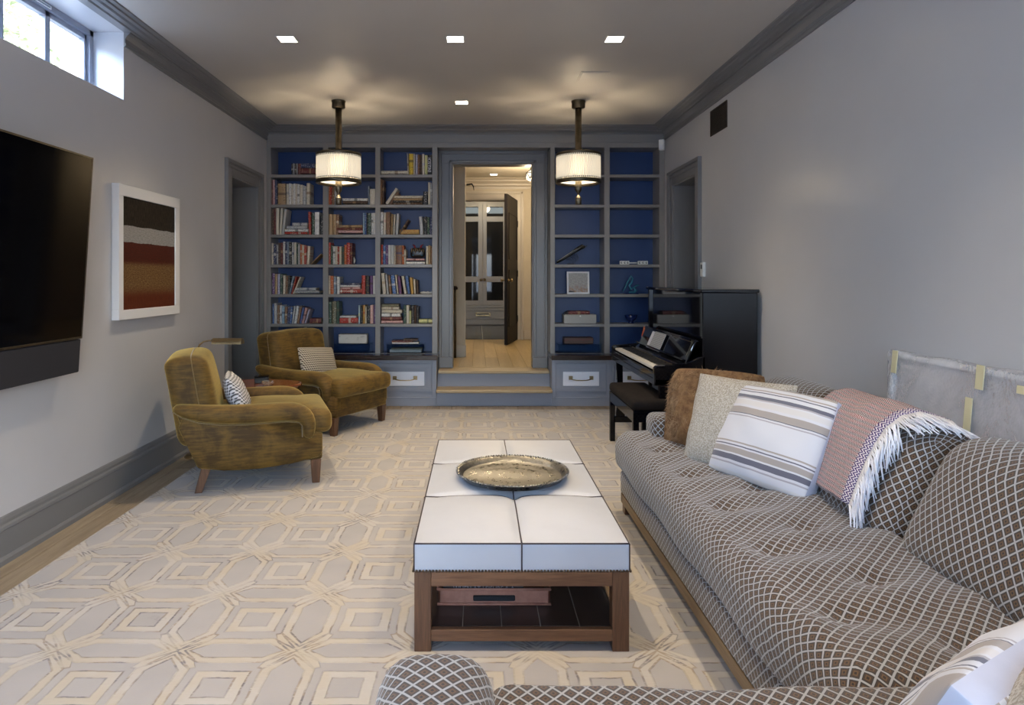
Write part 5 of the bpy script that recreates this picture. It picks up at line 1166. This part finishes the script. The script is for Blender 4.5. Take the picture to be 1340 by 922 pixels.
# tufted bench seat, front edge over the plinth
tufts = [(.93,3.42),(.93,3.0),(.93,2.58),(.93,2.17),(.93,1.75),(1.14,3.21),(1.14,2.79),(1.14,2.37),(1.14,1.96),(1.14,1.60)]
scx, scy = (.770+1.44)/2, (1.41+3.86)/2
def seatf(x, y, z):
    gx, gy = x+scx, y+scy
    if z > .0:
        e = min(1, max(0, (.335-abs(x))/.08))*min(1, max(0, (1.225-abs(y))/.10)); q = .030*min(1, e*1.5)
        for tx_, ty in tufts: 
            d2 = (gx-tx_)**2/1.6+(gy-ty)**2*1.2; q -= .020*math.exp(-d2/.0018) + .018*math.exp(-d2/.014)
        q += .0055*math.sin(gy*15+gx*9)*e + .0045*math.sin(gy*29-gx*19+math.sin(gx*12))*e
        return (x, y, z + q)
    return (x + (.006*math.sin(gy*9) if x < 0 else 0), y, z)
st_ = sp('seat_cushion', .770, 1.44, 1.41, 3.86, .235, SZ, .062, seatf, step=.024)
for tx_, ty in tufts: lathe('tuft_button', [(0,.005),(.008,.004),(.011,0),(0,-.004)], M['seam'], st_, 10, loc=(tx_-scx, ty-scy, (SZ-.235)/2-.014), cap=False)
sp('upholstered_base', .797, 1.66, .42, 3.80, .112, .238, .018, step=.08)
# return section in front of the camera
rcx, rcy = (.055+1.50)/2, (.72+1.468)/2
def retf(x, y, z):
    gx, gy = x+rcx, y+rcy
    q = (.014 + .006*math.sin(gx*8) + .004*math.sin(gx*19+1))*min(1, max(0, (.374-abs(y))/.05)) if z > 0 else 0
    return (x, y + (.004*math.sin(gx*11) if y > .3 else 0), z + q)
sp('seat_cushion', .02, 1.50, .72, 1.468, .235, SZ+.010, .05, retf, step=.035)
sp('upholstered_base', -.17, .80, .42, 1.440, .112, .238, .018, step=.08)
# back cushions (three on the long run) and the back frame
def backf(hx_, hy_, hz_):
    def f(x, y, z):
        k = (z+hz_)/(2*hz_); e = max(0,1-(y/hy_)**4)*max(0,1-(z/hz_)**4)
        x2 = x + .19*k + (-.045*e if x < 0 else 0)
        z2 = z - .035*(abs(y)/hy_)**3*max(0, k-.4) + (.0)
        return (x2, y*(1-.03*k), z2)
    return f
for (a, b) in ((3.02, 3.64), (2.235, 3.01), (1.30, 2.225)):
    sp('back_cushion', 1.335, 1.51, a, b, .405, .800 if a > 2 else .815, .075, backf(.09, (b-a)/2, .20), step=.035)
def framef(x, y, z): return (x + .10*(z+.25)/.5, y, z)
sp('back_frame', 1.50, 1.60, .42, 3.80, .22, .745, .045, framef, step=.07)
for (a, b) in ((.08, .72), (.74, 1.30)):
    def rf(x, y, z): 
        k = (z+.19)/.38; return (x, y - .19*k, z)
    sp('back_cushion', a, b, .66, .82, .405, .775, .07, rf, step=.05)
sp('back_frame', -.17, 1.60, .42, .52, .22, .735, .045, lambda x,y,z: (x, y - .08*(z+.25)/.5, z), step=.08)
# arms
sp('arm', .940, 1.56, 3.645, 3.83, .235, .560, .045, step=.05)
sp('arm', -.186, .036, .60, 1.305, .235, .592, .062, lambda x,y,z: (x*(1.0 - .04*(z+.17)/.34) + .0, y, z + (.016*max(0,1-(x/.112)**2) if z > 0 else 0)), step=.03)
# walnut plinth
boxes('plinth_rail', [(.800-ox, .822-ox, 1.44-oy, 3.79-oy, .062, .112), (.800-ox, 1.64-ox, 3.768-oy, 3.79-oy, .062, .112), (-.165-ox, .80-ox, 1.418-oy, 1.44-oy, .062, .112), (-.165-ox, -.143-ox, .43-oy, 1.42-oy, .062, .112)], M['walnuty'], so_, .002)
for (a, b) in ((.835, 3.745), (1.60, 3.745), (.835, 1.48), (-.12, 1.40), (-.12, .46), (1.6, .46)): box('leg', -.030, .030, -.030, .030, .012, .112, M['walnutz'], so_, .003, loc=(a-ox, b-oy, 0))
# ------------------------------------------------------------------ cushions on the sofa
def basis(o, bl, right, up):
    """local X = right, local Z = up (made orthogonal); local -Y = right x up face; bl = lower corner"""
    X = Vector(right); W = X.length; X.normalize(); U = Vector(up); U = U - X*U.dot(X); H = U.length; U.normalize(); Y = U.cross(X)
    o.matrix_basis = Matrix(((X.x, Y.x, U.x, 0), (X.y, Y.y, U.y, 0), (X.z, Y.z, U.z, 0), (0, 0, 0, 1)))
    o.location = Vector(bl) + X*W/2 + U*H/2; return W, H
def scatter(name, label, bl, right, up, T, m, gus=0, m2=None, seed=1, plump=.5, ears=.04, W=None, H=None, rnd=.03):
    e = empty(name, (0,0,0), 0, label, 'cushion', 'scatter cushions on the sofa'); w_, h_ = basis(e, bl, right, up)
    pillow('cover', W or w_, H or h_, T, m, e, gus, m2, 26, ears, seed=seed, plump=plump, rnd=rnd); return e
fu = scatter('fur_cushion', 'brown shaggy fur cushion at the far end of the sofa', (.965, 3.60, .415), (.40, -.31, .0), (.22, .05, .41), .17, M['fur'], seed=5, plump=.5, rnd=.10)
scatter('oatmeal_cushion', 'oatmeal tweed cushion between the fur and striped ones', (.985, 3.30, .405), (.31, -.40, .0), (.15, .06, .43), .18, M['tweed'], seed=6, plump=.5, ears=.06)
scatter('striped_cushion', 'striped white and grey cushion leaning foremost against the oatmeal one', (1.06, 3.12, .425), (.215, -.50, .0), (.20, .05, .385), .19, M['stripe'], gus=.045, m2=M['cotton'], seed=7, plump=.55, ears=.03, rnd=.06)
scatter('striped_cushion', 'striped cushion with plain lavender side at the near corner of the sofa', (1.080, 1.170, .742), (-.10, .16, -.40), (-.43, -.263, .0), .165, M['stripe'], gus=.042, m2=M['cotton'], seed=8, plump=.5, ears=.015)
scatter('oatmeal_cushion', 'oatmeal tweed cushion in the near corner, mostly out of frame', (1.135, 1.092, .775), (-.10, .16, -.40), (-.43, -.263, .0), .19, M['tweed'], seed=9, plump=.5)
# fur strands
def fur(e, n, L_, m, W, H, T):
    import bisect
    me = e.children[0].data; vs = me.vertices; ps = [p for p in me.polygons]; ar = [p.area for p in ps]; cum = []; s = 0
    for a in ar: s += a; cum.append(s)
    V_ = []; F2 = []
    for i in range(n):
        p = ps[min(len(ps)-1, bisect.bisect(cum, R.random()*s))]; ww = [R.random() for _ in p.vertices]; sw = sum(ww)
        c = Vector((0,0,0))
        for k, vi in zip(ww, p.vertices): c += vs[vi].co*(k/sw)
        nn = Vector((0,0,0))
        for k, vi in zip(ww, p.vertices): nn += vs[vi].normal*(k/sw)
        cl = Vector((math.sin(c.x*40+c.z*13), math.sin(c.y*50), math.sin(c.z*37-c.x*21)))*.35
        d = (nn*.55 + Vector((R.gauss(0,.35), R.gauss(0,.35), R.gauss(-.35,.35))) + cl).normalized(); l = L_*R.uniform(.6,1.2)
        sd = d.cross(Vector((R.gauss(0,1), R.gauss(0,1), R.gauss(0,1)))).normalized()*.0011
        b = len(V_); mid = c + d*l*.55 + Vector((0,0,-.003)); tip = c + d*l + Vector((0,0,-.008))
        V_ += [c-sd, c+sd, mid+sd*.8, mid-sd*.8, tip]; F2 += [(b,b+1,b+2,b+3),(b+3,b+2,b+4)]
    me2 = bpy.data.meshes.new('fur_pile'); me2.from_pydata([tuple(v) for v in V_], [], F2); me2.materials.append(m)
    o = mesh_obj('fur_pile', me2, e); o['kind'] = 'stuff'
fur(fu, 42000, .034, M['furhair'], .5, .43, .15)
# ------------------------------------------------------------------ throw over the sofa back
th = empty('woven_throw', (1.45, 2.6, .7), 0, 'red and white woven throw with white fringe draped over the sofa back', 'throw blanket', )
def prof_pt(s):
    """drape path by arc length from the front hem up the cushion, over the top, to the back edge"""
    P = [(1.318,.500),(1.345,.570),(1.375,.645),(1.405,.715),(1.440,.775),(1.490,.818),(1.550,.832),(1.61,.815),(1.665,.795),(1.70,.76),(1.715,.68)]
    d = [0]
    for a, b in zip(P, P[1:]): d.append(d[-1] + math.dist(a, b))
    s = max(0, min(d[-1]-1e-6, s*d[-1]))
    for i in range(len(P)-1):
        if s <= d[i+1]: k = (s-d[i])/(d[i+1]-d[i]); return P[i][0]+(P[i+1][0]-P[i][0])*k, P[i][1]+(P[i+1][1]-P[i][1])*k, d[-1]
Lp = prof_pt(0)[2]
def th_pt(u, v):     # u 0..1 across (far -> near), v 0..1 hem -> back
    x, z, _ = prof_pt(v)
    y = 2.86 - .46*u - .04*v*0 + .06*(1-v)*(u-.5)*0
    off = .010 + .006*math.sin(u*9 + v*4)*(.5+u*.5) + .004*math.sin(u*23)
    nx, nz = (-1, .35) if v < .45 else (-.1, 1)
    return Vector((x + nx*off - 1.45, y - 2.6 + .012*math.sin(v*7), z + nz*off*.8 - .7))
def sheet(name, u0, u1, nu, nv, m, par, lift=0):
    V_ = [th_pt(u0+(u1-u0)*i/nu, j/nv) + Vector((-lift, 0, lift)) for i in range(nu+1) for j in range(nv+1)]
    F2 = [(i*(nv+1)+j, (i+1)*(nv+1)+j, (i+1)*(nv+1)+j+1, i*(nv+1)+j+1) for i in range(nu) for j in range(nv)]
    me = bpy.data.meshes.new(name); me.from_pydata([tuple(v) for v in V_], [], F2); ul = me.uv_layers.new()
    uvs = []
    for i in range(nu):
        for j in range(nv):
            for (a, b) in ((i,j),(i+1,j),(i+1,j+1),(i,j+1)): uvs += [b/nv*Lp, (u0+(u1-u0)*a/nu)*.46]
    ul.data.foreach_set('uv', uvs); me.materials.append(m); me.shade_smooth(); o = mesh_obj(name, me, par)
    s_ = o.modifiers.new('s', 'SOLIDIFY'); s_.thickness = .006; s_.offset = 0; return o
sheet('woven_panel', 0, .93, 30, 50, M['throw'], th); sheet('border', .925, 1.0, 4, 50, M['throwedge'], th, .002)
V_ = []; bm = bmesh.new()
for i in range(210):
    v = (i+.5)/210*.97; p = th_pt(1.0, v); a = R.uniform(-.3,.3)
    l = R.uniform(.075,.115); q1 = p + Vector((-.008+R.gauss(0,.004), -l*.35, -l*.10 + R.gauss(0,.004)))
    down = 1.0 if v < .5 else .25
    q2 = q1 + Vector((-.010*down+R.gauss(0,.006), -l*(.30 if v < .5 else .6), -l*.35*down + R.gauss(0,.004))); q3 = q2 + Vector((-.004+R.gauss(0,.006), -l*(.10 if v < .5 else .4), -l*.4*down))
    # stay just outside the cushion
    tube_bm(bm, [p, q1, q2, q3], [.0028,.0026,.0024,.0016], 5)
fr = fin('fringe', bm, M['fringe'], th, True); fr['kind'] = 'stuff'
